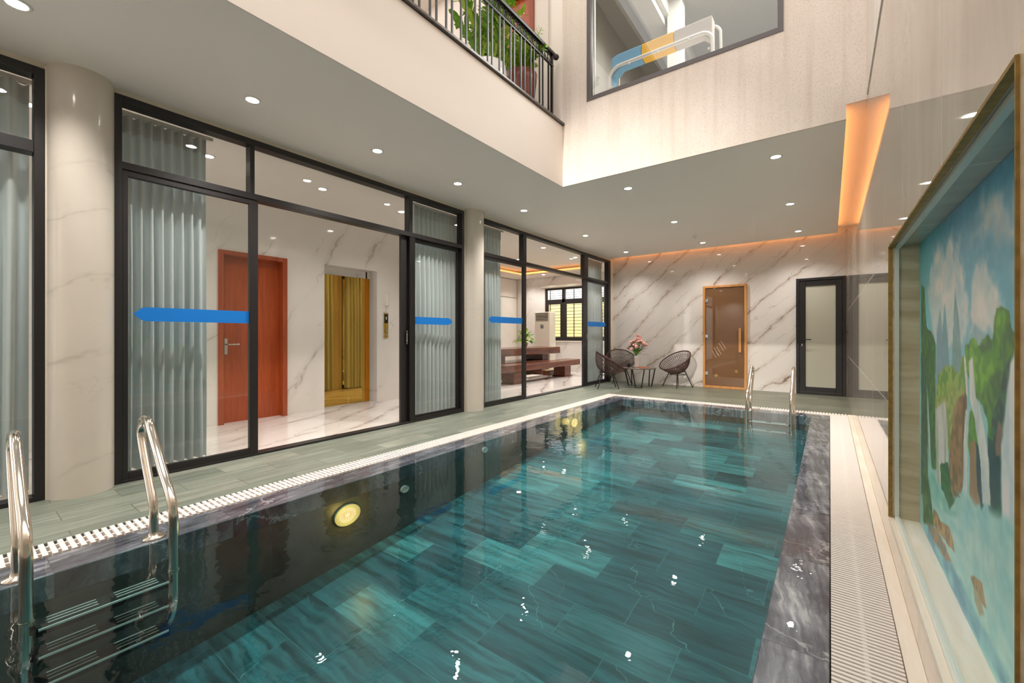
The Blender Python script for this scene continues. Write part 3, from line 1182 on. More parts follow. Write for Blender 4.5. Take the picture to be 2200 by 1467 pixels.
# ------------------------------------------------------------------ curtains
def curtain(name, label, y0, y1, x, z0=.03, z1=2.82, pleats=12, amp=.05, seed=0, group='pale blue pleated curtains'):
    t = thing(name, label, 'curtain', (x, (y0+y1)/2, z0), group=group)
    rn = random.Random(seed)
    ny = pleats*10
    ph = [rn.uniform(-.5, .5) for _ in range(pleats+2)]
    am = [rn.uniform(.7, 1.15) for _ in range(pleats+2)]
    zs = [z0, z0+.5, 1.0, 1.6, 2.2, z1-.2, z1-.09, z1]
    vs, fs = [], []
    for i in range(ny+1):
        u = i/ny*pleats
        k = min(int(u), pleats)
        s = math.sin(2*PI*u)
        s = math.copysign(abs(s)**.75, s)
        for zi, z in enumerate(zs):
            down = (z1-z)/(z1-z0)
            A = amp*(.45+.55*min(1, down*2.2))*am[k]
            yy = y0+(y1-y0)*i/ny+.02*ph[k]*down*math.sin(3*down+k)
            vs.append((x+A*s, yy, z))
    nz = len(zs)
    for i in range(ny):
        for j in range(nz-1):
            fs.append((i*nz+j, (i+1)*nz+j, (i+1)*nz+j+1, i*nz+j+1))
    f = MB()
    f.add(vs, fs, 0, True)
    f.build('drape', M['curtain'], t)
    h = MB()
    vs2 = []
    for i in range(ny+1):
        u = i/ny*pleats
        k = min(int(u), pleats)
        s = math.sin(2*PI*u)
        s = math.copysign(abs(s)**.75, s)
        for z in (z1-.12, z1+.01):
            vs2.append((x+.008+amp*.49*am[k]*s, y0+(y1-y0)*i/ny, z))
    h.add(vs2, [(2*i, 2*i+2, 2*i+3, 2*i+1) for i in range(ny)], 0, True)
    h.build('heading_tape', M['curtain_band'], t)
    r = MB()
    r.box(x-.02, x+.02, y0-.02, y1+.05, z1+.012, z1+.04)
    r.build('track', M['white'], t)
    return t
curtain('curtain', 'pale blue pleated curtain behind the open lobby door, beside the nearest column', .80, 1.40, XF-.24, pleats=9, amp=.075, seed=1)
curtain('curtain', 'pale blue pleated curtain on the far side of the open lobby doorway', 3.72, 4.62, XF-.24, pleats=11, amp=.07, seed=2)
curtain('curtain', 'pale blue pleated curtain at the near end of the living room glazing', 4.9, 5.62, XF-.24, pleats=10, amp=.07, seed=3)
curtain('curtain', 'grey pleated curtain in the corner behind the wicker chairs', 8.62, 9.55, XF-.24, pleats=11, amp=.07, seed=4)
curtain('curtain', 'pale pleated curtain filling the partly seen glazed bay before the nearest column', -.7, .36, XF-.24, pleats=9, amp=.08, seed=5)

# ------------------------------------------------------------------ back wall doors
d = sroot('door_5', (-1.74, YB, 0), 'bronze glass sauna door in a pine frame')
f = MB()
rect_xz(f, -2.155, -1.333, 0, 2.135, .045, YB-.06, YB)
f.build('door_frame', M['pine'], d, bevel=.004)
g = MB()
g.box(-2.105, -1.383, YB-.04, YB-.03, .05, 2.085)
go = g.build('door_panel', M['sauna_glass'], d)
h = MB()
h.box(-1.475, -1.43, YB-.085, YB-.06, .75, 1.24)
h.box(-1.465, -1.44, YB-.06, YB-.04, .80, .84)
h.box(-1.465, -1.44, YB-.06, YB-.04, 1.15, 1.19)
h.build('door_handle', M['pine'], d, bevel=.004)
for z in (.30, 1.08, 1.83):
    h = MB()
    h.box(-2.11, -2.05, YB-.058, YB-.025, z-.035, z+.035)
    h.build('hinge', M['chrome'], d, bevel=.004)
h = MB()
def etched(x0, z0, x1, z1):
    dx, dz = x1-x0, z1-z0
    l = math.hypot(dx, dz)
    nx, nz = -dz/l*.004, dx/l*.004
    h.prism([(x0-nx, z0-nz), (x1-nx, z1-nz), (x1+nx, z1+nz), (x0+nx, z0+nz)], 'y', YB-.0425, YB-.041)
for (x0, z0, x1, z1) in ((-1.92, .74, -1.86, .66), (-1.89, .80, -1.80, .68), (-1.85, .88, -1.76, .76), (-1.81, .92, -1.72, .80), (-1.98, .72, -1.90, .61), (-1.94, .78, -1.84, .64)):
    etched(x0, z0+.06, x1, z1+.02)
h.build('etched_lines', plain('etched_glass', (196, 176, 150), .6), d)

d = sroot('door_6', (-.13, YB, 0), 'black framed frosted glass door in the back corner')
f = MB()
rect_xz(f, -.508, .235, 0, 2.165, .05, YB-.07, YB)
f.build('door_frame', M['black'], d, bevel=.004)
f = MB()
rect_xz(f, -.455, .182, .012, 2.11, .095, YB-.055, YB-.012)
f.box(-.36, .087, YB-.055, YB-.012, .107, .14)
f.build('door_leaf', M['black'], d, bevel=.004)
g = MB()
g.box(-.365, .092, YB-.035, YB-.028, .13, 2.02)
g.build('door_panel', M['frost'], d)
h = MB()
h.box(-.43, -.40, YB-.063, YB-.055, .90, 1.08)
h.tube([(-.415, YB-.055, 1.02), (-.415, YB-.10, 1.02), (-.40, YB-.105, 1.02), (-.27, YB-.105, 1.02)], .010, 8)
h.build('door_handle', M['black'], d)
h = MB()
h.box(-.424, -.406, YB-.066, YB-.055, .90, .94)
h.build('lock', M['chrome'], d)

# ------------------------------------------------------------------ upstairs balcony
ZB = 3.68
b = MB()
b.box(-7.0, XO, YN, 5.75, ZB-.02, ZB, 0)
struct(b.build('floor_upper', M['grey_light']))
b = MB()
b.box(XO-.16, XO+.035, YN, YO-.006, ZB-.012, ZB+.012)
struct(b.build('trim_4', M['granite'], bevel=.003), 'dark granite ledge under the railing')
b = MB()
b.box(-7.0, -4.10, 4.75, 4.9, ZB, 6.4)
b.box(-4.10, -3.17, 4.75, 4.9, 5.82, 6.4)
b.box(-3.17, XO-.16, 4.75, 4.9, ZB, 6.4)
b.box(-7.1, -7.0, YN, 5.75, ZB, 6.4)
struct(b.build('wall_upper_left', M['white']))
b = MB()
b.box(XO-.16, XO, YO, 5.75, ZB, 8.0)
for x in (-2.98,):
    b.box(x-.04, x+.04, 4.73, 4.75, ZB, 6.4)
struct(b.build('wall_upper_side', M['white']))
b = MB()
b.box(-7.1, XO-.1, YN, 5.75, 6.4, 6.5)
struct(b.build('ceiling_upper', M['white']))
d = sroot('door_7', (-3.63, 4.75, ZB), 'reddish wooden door upstairs behind the plants')
f = MB()
rect_xz(f, -4.10, -3.17, ZB, 5.82, .065, 4.72, 4.87)
f.build('door_frame', plain('orange_brown_wood', (150, 70, 36), .4), d)
f = MB()
f.box(-4.035, -3.235, 4.79, 4.83, ZB+.065, 5.755)
f.build('door_panel', M['teak'], d)
# railing
t = thing('balcony_railing', 'dark wrought iron railing along the edge of the upstairs balcony', 'railing', (XO, 2.0, ZB+.012))
rx = XO-.035
y_end = 4.39
f = MB()
f.tube([(rx, YN, ZB+.80), (rx, y_end+.06, ZB+.80)], .024, 10)
f.ball((rx, y_end+.075, ZB+.80), .036)
f.box(rx-.028, rx+.028, YN, y_end+.05, ZB+.77, ZB+.79)
f.build('handrail', M['black'], t)
f = MB()
f.box(rx-.012, rx+.012, YN, y_end, ZB+.64, ZB+.655)
f.build('mid_rail', M['black'], t)
f = MB()
f.box(rx-.014, rx+.014, YN, y_end+.01, ZB+.03, ZB+.045)
f.build('bottom_rail', M['black'], t)
f = MB()
y = 1.6
k = 0
while y < y_end-.05:
    c = (rx, y, ZB+.712)
    pts = [(rx, y+.026*math.cos(a*PI/6), ZB+.712+.05*math.sin(a*PI/6)) for a in range(12)]
    f.tube(pts, .0055, 5, closed=True)
    pts = [(rx, y+.03+.018*math.cos(a*PI/4), ZB+.685+.018*math.sin(a*PI/4)) for a in range(8)]
    f.tube(pts, .005, 5, closed=True)
    y += .06
f.build('scroll_band', M['black'], t)
ys = [2.246, 2.312, 2.428, 2.5, 2.615, 2.686, 2.8, 2.87, 2.991, 3.059, 3.175, 3.24, 3.359, 3.425, 3.544, 3.607, 3.727, 3.798, 3.914, 3.977, 4.097, 4.165, 4.288, 4.365]
ys = [2.246-.186*k for k in range(3, 0, -1)]+[2.312-.186*k for k in range(3, 0, -1)]+ys
for y in ys:
    f = MB()
    e = .0075 if y < 4.36 else .013
    f.box(rx-e, rx+e, y-e, y+e, ZB+.012 if y > 4.36 else ZB+.04, ZB+.645 if y < 4.36 else ZB+.79)
    f.build('baluster', M['black'], t)
for y in (-1.5, .5, 1.5):
    f = MB()
    f.box(rx-.013, rx+.013, y-.013, y+.013, ZB+.012, ZB+.78)
    f.build('post', M['black'], t)

# plants behind the railing
def frond_plant(name, label, base, pot_prof, pot_mat, n, h, spread, seed, mats, leaf_l=.10, leaf_w=.035, group=None):
    t = thing(name, label, 'plant', base)
    B = Vector(base)
    f = MB()
    f.lathe(pot_prof, B, 28)
    f.build('pot', pot_mat, t)
    rim = max(z for r, z in pot_prof)
    f = MB()
    f.lathe([(.001, 0), (pot_prof[-1][0]*.8, 0)], B+Vector((0, 0, rim*.92)), 20)
    f.build('soil', M['brown_pot'], t)
    rn = random.Random(seed)
    st = MB()
    lf = MB()
    for k in range(n):
        a = rn.uniform(0, 2*PI)
        out = rn.uniform(.1, 1)*spread
        hh = h*rn.uniform(.55, 1.0)
        p0 = B+Vector((math.cos(a)*.05, math.sin(a)*.05, rim*.9))
        pts = []
        for i in range(9):
            s = i/8
            pts.append(p0+Vector((math.cos(a)*out*s**1.6, math.sin(a)*out*s**1.6, hh*(s-.18*s*s*out/spread))))
        st.tube(pts, [.010*(1-.7*i/8) for i in range(9)], 5)
        m_ = rn.choice((0, 0, 1)) if len(mats) > 1 else 0
        for i in range(2, 16):
            s = i/16
            j = s*8
            q = pts[int(j)].lerp(pts[min(int(j)+1, 8)], j-int(j))
            tan = (pts[min(int(j)+1, 8)]-pts[int(j)]).normalized()
            side = tan.cross(Vector((0, 0, 1)))
            if side.length < .05:
                side = Vector((-math.sin(a), math.cos(a), 0))
            side.normalize()
            tw = rn.uniform(-.7, .7)
            side = (side*math.cos(tw)+tan.cross(side)*math.sin(tw)).normalized()
            for sg in (-1, 1):
                leaf_quad(lf, q, side*sg*.8+tan*.65, tan, leaf_l*rn.uniform(.8, 1.25)*(1.15-.45*s), leaf_w*rn.uniform(.85, 1.2), m_, .1)
    lf.v = [(q[0], q[1], max(q[2], ZB+.02)) for q in lf.v]
    st.build('stems', M['leaf_light'], t)
    lf.build('foliage', mats, t)
    return t
def pt(px_x, y):
    return (px_x, y, ZB)
frond_plant('potted_plant', 'tall feathery green plant in a white pot behind the balcony railing', (-3.02, 3.60, ZB),
            [(.13, 0), (.19, .06), (.215, .22), (.20, .36), (.185, .38), (.17, .36)], M['ceramic'], 19, 1.3, .46, 5, [M['leaf'], M['leaf_light']], .14, .045)
frond_plant('potted_plant', 'small leaved plant in a tall brown pot at the end of the balcony railing', (-2.95, 4.12, ZB),
            [(.12, 0), (.15, .1), (.19, .4), (.20, .50), (.18, .50)], M['brown_pot'], 18, .6, .32, 9, [M['leaf_light'], M['leaf']], .085, .036)
frond_plant('potted_plant', 'pale leaved plant between the tall feathery plant and the wooden door upstairs', (-3.45, 4.40, ZB),
            [(.12, 0), (.16, .1), (.19, .3), (.17, .3)], M['brown_pot'], 8, 1.75, .28, 14, [M['leaf_pale'], M['leaf']], .17, .07)

# ------------------------------------------------------------------ upstairs room behind the big window
d = sroot('window_3', (-1.3, YO, WZ0), 'large grey framed window in the plaster wall')
f = MB()
rect_xz(f, WX0, WX1, WZ0, WZ1, .045, YO-.012, YO+.06)
f.build('window_frame', plain('grey_aluminium', (92, 86, 86), .4), d)
f = MB()
f.box(WX0+.07, WX0+.085, YO+.03, YO+.05, WZ0+.045, WZ1-.04)
f.build('seal_strip', M['channel'], d)
g = MB()
g.quad((WX0+.03, YO+.02, WZ0+.03), (WX1-.03, YO+.02, WZ0+.03), (WX1-.03, YO+.02, WZ1-.03), (WX0+.03, YO+.02, WZ1-.03))
g.build('pane', M['glass_up'], d)
b = MB()
b.box(XO, XR+.2, YO+.12, 9.0, ZB-.02, ZB+.004)
struct(b.build('floor_playroom', M['grey_light']))
b = MB()
b.box(XO-.1, XO, 5.75, 9.0, ZB, 6.5)
b.box(XR+.2, XR+.3, YO, 9.0, ZB, 6.5)
b.box(XO-.1, XR+.3, 9.0, 9.1, ZB, 6.5)
b.box(XO, XO+.02, YO+.12, 5.75, ZB, 6.5)
b.box(XO-.1, XR+.3, YO+.12, 9.1, 5.75, 5.85)
struct(b.build('wall_playroom', M['grey_room']))
b = MB()
b.box(-2.06, -1.84, YO+.12, 9.0, 5.42, 5.75)
b.box(-2.12, -2.06, YO+.12, 9.0, 5.50, 5.75)
b.box(-2.17, -2.12, YO+.12, 9.0, 5.58, 5.75)
b.box(-1.84, -1.78, YO+.12, 9.0, 5.52, 5.75)
b.box(-1.80, -1.62, 6.0, 6.2, ZB, 5.75)
struct(b.build('trim_5', M['grey_light']))
t = thing('padded_rail_frame', 'white tubular frame with blue, yellow and grey padding behind the upstairs window', 'padded frame', (-1.5, 4.8, ZB))
def guard(y):
    pts = [(-2.10, y, ZB+.01), (-2.10, y, 4.02)]
    for k in range(1, 7):
        a = PI-k*PI/12
        pts.append((-1.965+.135*math.cos(a), y, 4.13+.135*math.sin(a)))
    for k in range(6, 0, -1):
        a = k*PI/12
        pts.append((-1.085+.12*math.cos(a), y, 4.135+.12*math.sin(a)))
    pts += [(-.965, y, 4.02), (-.965, y, ZB+.01)]
    return pts
f = MB()
f.tube(guard(4.75), .019, 10)
f.build('front_tube', M['ceramic'], t)
f = MB()
f.tube([(x+.045, 4.92, z+(.15 if z > 3.8 else 0)) for x, y, z in guard(0)], .014, 8)
f.build('rear_tube', M['channel'], t)
def pad(x0, x1, name, mat, lab, lr, rr):
    f = MB()
    n = 8
    prof = []
    top = []
    for i in range(n+1):
        x = x0+(x1-x0)*i/n
        zt = 4.415
        if lr and x < x0+.06:
            zt -= .03*(1-(x-x0)/.06)
        top.append((x, zt))
    low = [(x0, 4.10 if lr else 4.255)]
    if lr:
        low = [(x0, 4.08), (x0+.03, 4.18), (x0+.12, 4.255)]
    hi = [(x1, 4.255)]
    if rr:
        hi = [(x1-.1, 4.255), (x1-.02, 4.18), (x1, 4.0)]
    f.prism(low+hi+top[::-1], 'y', 4.765, 4.90)
    o = f.build(name, mat, t, bevel=.012)
    o['label'] = lab
pad(-2.085, -1.722, 'padding', plain('sky_blue_fabric', (112, 168, 204), .8), 'sky blue padding', True, False)
pad(-1.720, -1.362, 'padding', plain('yellow_fabric', (240, 184, 54), .8), 'yellow padding', False, False)
pad(-1.360, -.975, 'padding', plain('beige_fabric', (196, 188, 180), .8), 'pale grey padding', False, True)
for (x, z) in ((-2.08, 4.03), (-1.85, 4.232), (-1.52, 4.232), (-1.2, 4.232), (-1.0, 4.06)):
    f = MB()
    f.ball((x, 4.735, z), .012)
    f.build('press_stud', M['ceramic'], t)
# area lamps added to brighten the upstairs room and landing, no fixtures
lamp_area('playroom_fill', (-.7, 5.5, 5.7), (0, 0, 0), 120, 1.6, 1.6, (1, .97, .93))
lamp_area('landing_fill', (-4.6, 2.6, 6.38), (0, 0, 0), 30, 2.0, 4.0, (1, .96, .92))

# ------------------------------------------------------------------ niche with the painted landscape
b = MB()
b.box(XR, NXD+.03, NY1, NY1+.03, NZ0-.03, NZ1+.03)
b.box(XR, NXD+.03, NY0-.03, NY0, NZ0-.03, NZ1+.03)
struct(b.build('trim_6', M['travertine']), 'beige travertine reveal of the painted niche')
b = MB()
b.box(XR, NXD+.03, NY0, NY1, NZ1, NZ1+.03)
struct(b.build('trim_7', M['tile']))
b = MB()
b.box(XR-.002, NXD+.03, NY0, NY1, NZ0-.03, NZ0)
struct(b.build('trim_8', M['sill']), 'cream stone sill of the painted niche')
b = MB()
e = .005
b.box(XR-.005, XR+.011, NY1-e, NY1+.004, NZ0, NZ1)
b.box(XR-.005, XR+.02, NY0-.003, NY0+.002, NZ0, NZ1)
b.box(XR-.005, XR+.014, NY0, NY1, NZ1-.006, NZ1+.003)
struct(b.build('trim_9', M['gold_edge']), 'ochre edging round the niche')
b = MB()
b.box(XR+.019, XR+.036, NY1-.014, NY1, NZ0, NZ1-.012)
b.box(XR+.022, XR+.040, NY0, NY1, NZ1-.016, NZ1)
b.box(XR+.019, XR+.040, NY0, NY1, NZ0, NZ0+.010)
b.box(XR+.026, XR+.032, NY0, NY1, NZ0+.010, NZ0+.014)
struct(b.build('trim_10', M['channel']), 'white channel strip inside the niche edge')

def paint_mural():
    y0, y1, z0, z1 = NY0+.001, NY1-.001, NZ0+.001, NZ1-.001
    ny, nz = 280, 280
    ys = np.linspace(y0, y1, ny)
    zs = np.linspace(z0, z1, nz)
    Y, Z = np.meshgrid(ys, zs, indexing='ij')
    rs = np.random.RandomState(4)
    def vnoise(fy, fz):
        gy, gz = int(fy)+3, int(fz)+3
        g = rs.rand(gy, gz)
        a = (Y-y0)/(y1-y0)*fy
        c = (Z-z0)/(z1-z0)*fz
        i, j = a.astype(int), c.astype(int)
        u, v = a-i, c-j
        u, v = u*u*(3-2*u), v*v*(3-2*v)
        return g[i, j]*(1-u)*(1-v)+g[i+1, j]*u*(1-v)+g[i, j+1]*(1-u)*v+g[i+1, j+1]*u*v
    n_big, n_mid, n_fine = vnoise(9, 7), vnoise(30, 24), vnoise(80, 60)
    n_vert, n_diag = vnoise(70, 6), vnoise(22, 40)
    n_b2, n_f2 = vnoise(26, 22), vnoise(60, 50)
    h = (Z-z0)/(z1-z0)
    sky_hi, sky_lo = np.array([58, 138, 170.]), np.array([140, 196, 198.])
    k = np.clip((h-.45)/.55, 0, 1)[..., None]
    left = np.clip((Y-2.2)/.7, 0, 1)[..., None]
    col = sky_lo*(1-k)+(sky_hi*(1-left*.55)+np.array([96, 186, 178.])*left*.55)*k
    col = col+(n_big[..., None]-.5)*14
    low = np.array([132, 182, 182.])
    wz = np.clip((.36-h)/.1, 0, 1)[..., None]
    col = col*(1-wz)+low*wz
    for (c1, c2, f, j, mode, pts) in MURAL:
        yy = Y+(n_mid-.5)*2*j+(n_fine-.5)*j
        zz = Z+(n_b2-.5)*2*j+(n_f2-.5)*j
        inside = np.zeros(Y.shape, bool)
        dist = np.full(Y.shape, 9.0)
        f = f*(1.3 if mode == 2 else .6)
        n = len(pts)
        for a in range(n):
            (ya, za), (yb, zb) = pts[a], pts[(a+1) % n]
            cond = ((za > zz) != (zb > zz))
            with np.errstate(divide='ignore', invalid='ignore'):
                xi = (yb-ya)*(zz-za)/((zb-za) if abs(zb-za) > 1e-9 else 1e-9)+ya
            inside ^= cond & (yy < xi)
            dy, dz = yb-ya, zb-za
            l2 = dy*dy+dz*dz+1e-12
            tt = np.clip(((yy-ya)*dy+(zz-za)*dz)/l2, 0, 1)
            dist = np.minimum(dist, np.hypot(yy-ya-tt*dy, zz-za-tt*dz))
        sd = np.where(inside, dist, -dist)
        al = np.clip(.5+sd/(2*f), 0, 1)[..., None]
        if mode == 1:
            mixn = np.clip((n_fine*.6+n_f2*.6-.45)*3.2, 0, 1)
        elif mode == 2:
            mixn = np.clip(1.15-n_mid*.9-sd*6, 0, 1)
        elif mode == 3:
            mixn = np.clip((n_vert-.3)*1.8, 0, 1)
        elif mode == 4:
            mixn = np.clip((n_diag-.3)*1.8, 0, 1)
        else:
            mixn = n_mid
        if mode == 2:
            al = al*np.clip(.95-n_b2*.35-np.clip(.03-sd, 0, .03)*4, .45, 1)[..., None]
        cc = np.array(c1, float)*(1-mixn[..., None])+np.array(c2, float)*mixn[..., None]
        col = col*(1-al)+cc*al
    col = np.clip(col*1.22+(n_fine[..., None]-.5)*14, 0, 250)/255
    lin = np.where(col <= .04045, col/12.92, ((col+.055)/1.055)**2.4)
    vs = [(NXD, float(a), float(c)) for a in ys for c in zs]
    fs = [(i*nz+j, i*nz+j+1, (i+1)*nz+j+1, (i+1)*nz+j) for i in range(ny-1) for j in range(nz-1)]
    m = MB()
    m.add(vs, fs, 0)
    m.add([(NXD+.001, y0, z0), (NXD+.02, y0, z0), (NXD+.02, y1, z0), (NXD+.001, y1, z0), (NXD+.001, y0, z1), (NXD+.02, y0, z1), (NXD+.02, y1, z1), (NXD+.001, y1, z1)],
          [(1, 2, 6, 5), (0, 4, 5, 1), (3, 2, 6, 7), (0, 1, 2, 3), (4, 7, 6, 5)], 0)
    mt, nt, out = new_mat('landscape_paint')
    bs = principled(nt, out, .35)
    at = N(nt, 'Attribute')
    at.attribute_name = 'paint'
    L(nt, at, 'Color', bs, 'Base Color')
    me = bpy.data.meshes.new('landscape_mural')
    me.from_pydata(m.v, [], m.f)
    me.materials.append(mt)
    ca = me.color_attributes.new('paint', 'FLOAT_COLOR', 'POINT')
    full = np.ones((len(m.v), 4), dtype=np.float32)
    full[:ny*nz, :3] = lin.reshape(-1, 3)
    full[ny*nz:, :3] = .4
    ca.data.foreach_set('color', full.ravel())
    o = bpy.data.objects.new('landscape_mural', me)
    COL.objects.link(o)
    return o

MURAL = [
 ((214, 208, 200),(190, 200, 205),0.02,0.03,2,[(2.745,1.273),(2.654,1.434),(2.53,1.446),(2.454,1.483),(2.366,1.421),(2.269,1.485),(2.209,1.406),(2.126,1.425),(2.062,1.288),(2.014,1.131),(2.139,1.035),(2.55,1.02)]),
 ((222, 212, 200),(200, 198, 196),0.015,0.03,2,[(2.002,1.146),(1.957,1.277),(1.914,1.33),(1.864,1.344),(1.798,1.334),(1.755,1.243),(1.682,1.199),(1.645,1.148),(1.763,1.107),(1.957,1.1)]),
 ((205, 200, 196),(150, 180, 195),0.03,0.04,2,[(1.985,1.4),(1.904,1.443),(1.845,1.514),(1.763,1.518),(1.645,1.497),(1.562,1.439),(1.562,1.27),(1.645,1.341),(1.763,1.401),(1.879,1.41)]),
 ((125, 165, 170),(115, 150, 170),0.008,0.004,0,[(2.55,0.82),(2.53,1.1),(2.454,1.215),(2.383,1.063),(2.332,0.847)]),
 ((110, 155, 165),(110, 155, 165),0.006,0.004,0,[(2.435,0.797),(2.4,1.137),(2.366,1.228),(2.316,1.1),(2.238,0.824)]),
 ((105, 150, 150),(120, 160, 165),0.004,0.004,0,[(2.269,0.82),(2.224,1.134),(2.195,1.272),(2.139,1.165),(2.087,0.973),(2.074,0.847)]),
 ((130, 168, 175),(130, 168, 175),0.015,0.006,0,[(2.025,1.069),(1.93,1.129),(1.807,1.1),(1.763,1.048),(2.025,1.008)]),
 ((150, 175, 190),(150, 175, 190),0.02,0.01,0,[(2.57,0.818),(2.366,0.916),(2.074,0.926),(2.043,0.852),(2.57,0.758)]),
 ((70, 125, 75),(40, 90, 60),0.003,0.006,1,[(2.909,1.354),(2.818,1.334),(2.769,1.144),(2.611,1.1),(2.55,1.06),(2.55,0.741),(2.53,0.526),(2.896,0.433)]),
 ((45, 90, 75),(60, 110, 90),0.008,0.006,1,[(2.909,1.008),(2.769,0.991),(2.676,0.721),(2.611,0.403),(2.909,0.314)]),
 ((140, 170, 85),(85, 140, 70),0.008,0.014,1,[(2.55,0.8),(2.491,0.944),(2.238,0.997),(2.139,0.969),(2.074,1.037),(2.025,1.008),(2.025,0.9),(2.139,0.805),(2.238,0.738),(2.55,0.741)]),
 ((120, 150, 80),(150, 165, 100),0.015,0.014,1,[(2.55,0.82),(2.284,0.888),(2.074,0.926),(2.087,0.718),(2.55,0.621)]),
 ((150, 125, 85),(110, 95, 70),0.006,0.006,1,[(2.284,0.677),(2.209,0.828),(2.126,0.889),(2.037,0.907),(2.037,0.651),(2.113,0.551),(2.209,0.489),(2.316,0.491)]),
 ((105, 85, 70),(90, 75, 65),0.004,0.004,0,[(2.087,0.877),(2.037,0.914),(2.025,0.654),(2.087,0.591)]),
 ((190, 195, 190),(120, 150, 120),0.012,0.004,3,[(2.55,0.781),(2.366,0.843),(2.316,0.777),(2.316,0.527),(2.53,0.467)]),
 ((75, 135, 60),(45, 100, 65),0.004,0.014,1,[(2.05,1.069),(1.979,1.085),(1.904,1.057),(1.807,1.1),(1.763,1.087),(1.721,1.164),(1.682,1.18),(1.616,1.165),(1.602,1.123),(1.556,1.1),(1.556,1.055),(1.602,1.018),(1.645,0.956),(1.667,0.807),(1.645,0.763),(1.682,0.593),(1.742,0.572),(1.807,0.858),(1.904,0.9),(2.025,0.977)]),
 ((105, 165, 60),(70, 135, 55),0.014,0.02,1,[(2.037,1.061),(1.957,1.078),(1.854,1.045),(1.742,1.074),(1.697,1.169),(1.645,1.16),(1.682,1.051),(1.763,0.969),(1.879,0.903),(2.014,0.978)]),
 ((25, 75, 75),(40, 100, 80),0.012,0.008,1,[(1.755,0.866),(1.645,1.016),(1.589,1.054),(1.609,0.936),(1.659,0.784),(1.674,0.608),(1.721,0.592)]),
 ((90, 150, 65),(60, 120, 60),0.008,0.012,1,[(2.002,0.857),(1.925,0.854),(1.874,0.763),(1.884,0.69),(1.979,0.666),(2.025,0.731)]),
 ((165, 130, 85),(140, 120, 90),0.006,0.004,0,[(1.991,0.753),(1.925,0.774),(1.884,0.591),(1.946,0.557),(2.002,0.584)]),
 ((30, 75, 85),(30, 75, 85),0.006,0.005,0,[(1.925,0.767),(1.845,0.742),(1.807,0.629),(1.864,0.577),(1.914,0.639)]),
 ((25, 65, 75),(35, 85, 80),0.005,0.005,0,[(1.798,0.806),(1.697,0.8),(1.69,0.677),(1.755,0.574),(1.789,0.595)]),
 ((205, 210, 205),(170, 190, 190),0.004,0.004,3,[(2.002,1.017),(1.957,1.029),(1.925,0.912),(1.884,0.888),(1.835,0.826),(1.789,0.741),(1.772,0.614),(1.854,0.601),(1.874,0.721),(1.935,0.837),(1.991,0.889)]),
 ((205, 208, 200),(205, 208, 200),0.003,0.002,0,[(2.074,1.037),(2.043,1.022),(2.014,0.901),(2.037,0.899)]),
 ((200, 208, 205),(170, 195, 190),0.004,0.003,3,[(2.05,0.851),(2.014,0.859),(2.025,0.67),(2.037,0.543),(2.087,0.527),(2.074,0.721)]),
 ((175, 195, 200),(205, 212, 210),0.012,0.008,3,[(1.556,1.077),(1.602,1.03),(1.645,0.932),(1.674,0.805),(1.682,0.593),(1.609,0.584),(1.556,0.582)]),
 ((115, 100, 90),(115, 100, 90),0.004,0.004,0,[(1.729,0.793),(1.697,0.875),(1.667,0.855),(1.682,0.779),(1.721,0.763)]),
 ((170, 195, 190),(110, 160, 150),0.006,0.004,3,[(2.769,0.925),(2.722,0.799),(2.611,0.444),(2.699,0.419)]),
 ((150, 195, 190),(125, 185, 185),0.03,0.01,4,[(2.654,0.515),(2.366,0.439),(2.074,0.563),(1.854,0.587),(1.682,0.618),(1.513,0.654),(1.43,0.342),(1.645,0.185),(1.904,0.17),(2.284,0.165),(2.654,0.181)]),
 ((100, 165, 175),(70, 130, 155),0.02,0.01,4,[(2.831,0.203),(2.55,0.221),(2.139,0.249),(1.807,0.239),(1.609,0.232),(1.645,0.173),(2.139,0.151),(2.831,0.158)]),
 ((110, 175, 165),(150, 200, 190),0.012,0.01,4,[(2.745,0.58),(2.654,0.515),(2.454,0.45),(2.139,0.511),(2.139,0.462),(2.454,0.373),(2.71,0.373)]),
 ((60, 120, 70),(40, 95, 65),0.004,0.008,1,[(2.454,0.564),(2.316,0.616),(2.238,0.514),(2.195,0.502),(2.284,0.447),(2.435,0.474)]),
 ((50, 95, 70),(75, 120, 80),0.006,0.006,1,[(2.896,0.456),(2.745,0.471),(2.611,0.321),(2.59,0.267),(2.844,0.187)]),
 ((90, 105, 75),(90, 105, 75),0.003,0.004,0,[(2.238,0.531),(2.18,0.531),(2.1,0.536),(2.209,0.516)]),
 ((165, 140, 80),(110, 100, 75),0.003,0.006,1,[(2.59,0.348),(2.51,0.344),(2.435,0.341),(2.284,0.368),(2.224,0.347),(2.195,0.308),(2.316,0.294),(2.51,0.276),(2.611,0.28)]),
 ((95, 110, 105),(140, 115, 80),0.006,0.006,1,[(2.769,0.213),(2.57,0.274),(2.366,0.274),(2.253,0.249),(2.366,0.219),(2.654,0.202)]),
 ((150, 130, 85),(110, 100, 70),0.003,0.005,1,[(1.991,0.316),(1.946,0.341),(1.904,0.349),(1.854,0.362),(1.826,0.324),(1.807,0.306),(1.884,0.288)]),
 ((140, 145, 115),(140, 145, 115),0.008,0.005,0,[(1.957,0.31),(1.884,0.309),(1.83,0.273),(1.884,0.252),(1.935,0.269)]),
]
tag(paint_mural(), 'painted mountain and waterfall landscape in the niche of the tiled wall', 'mural')

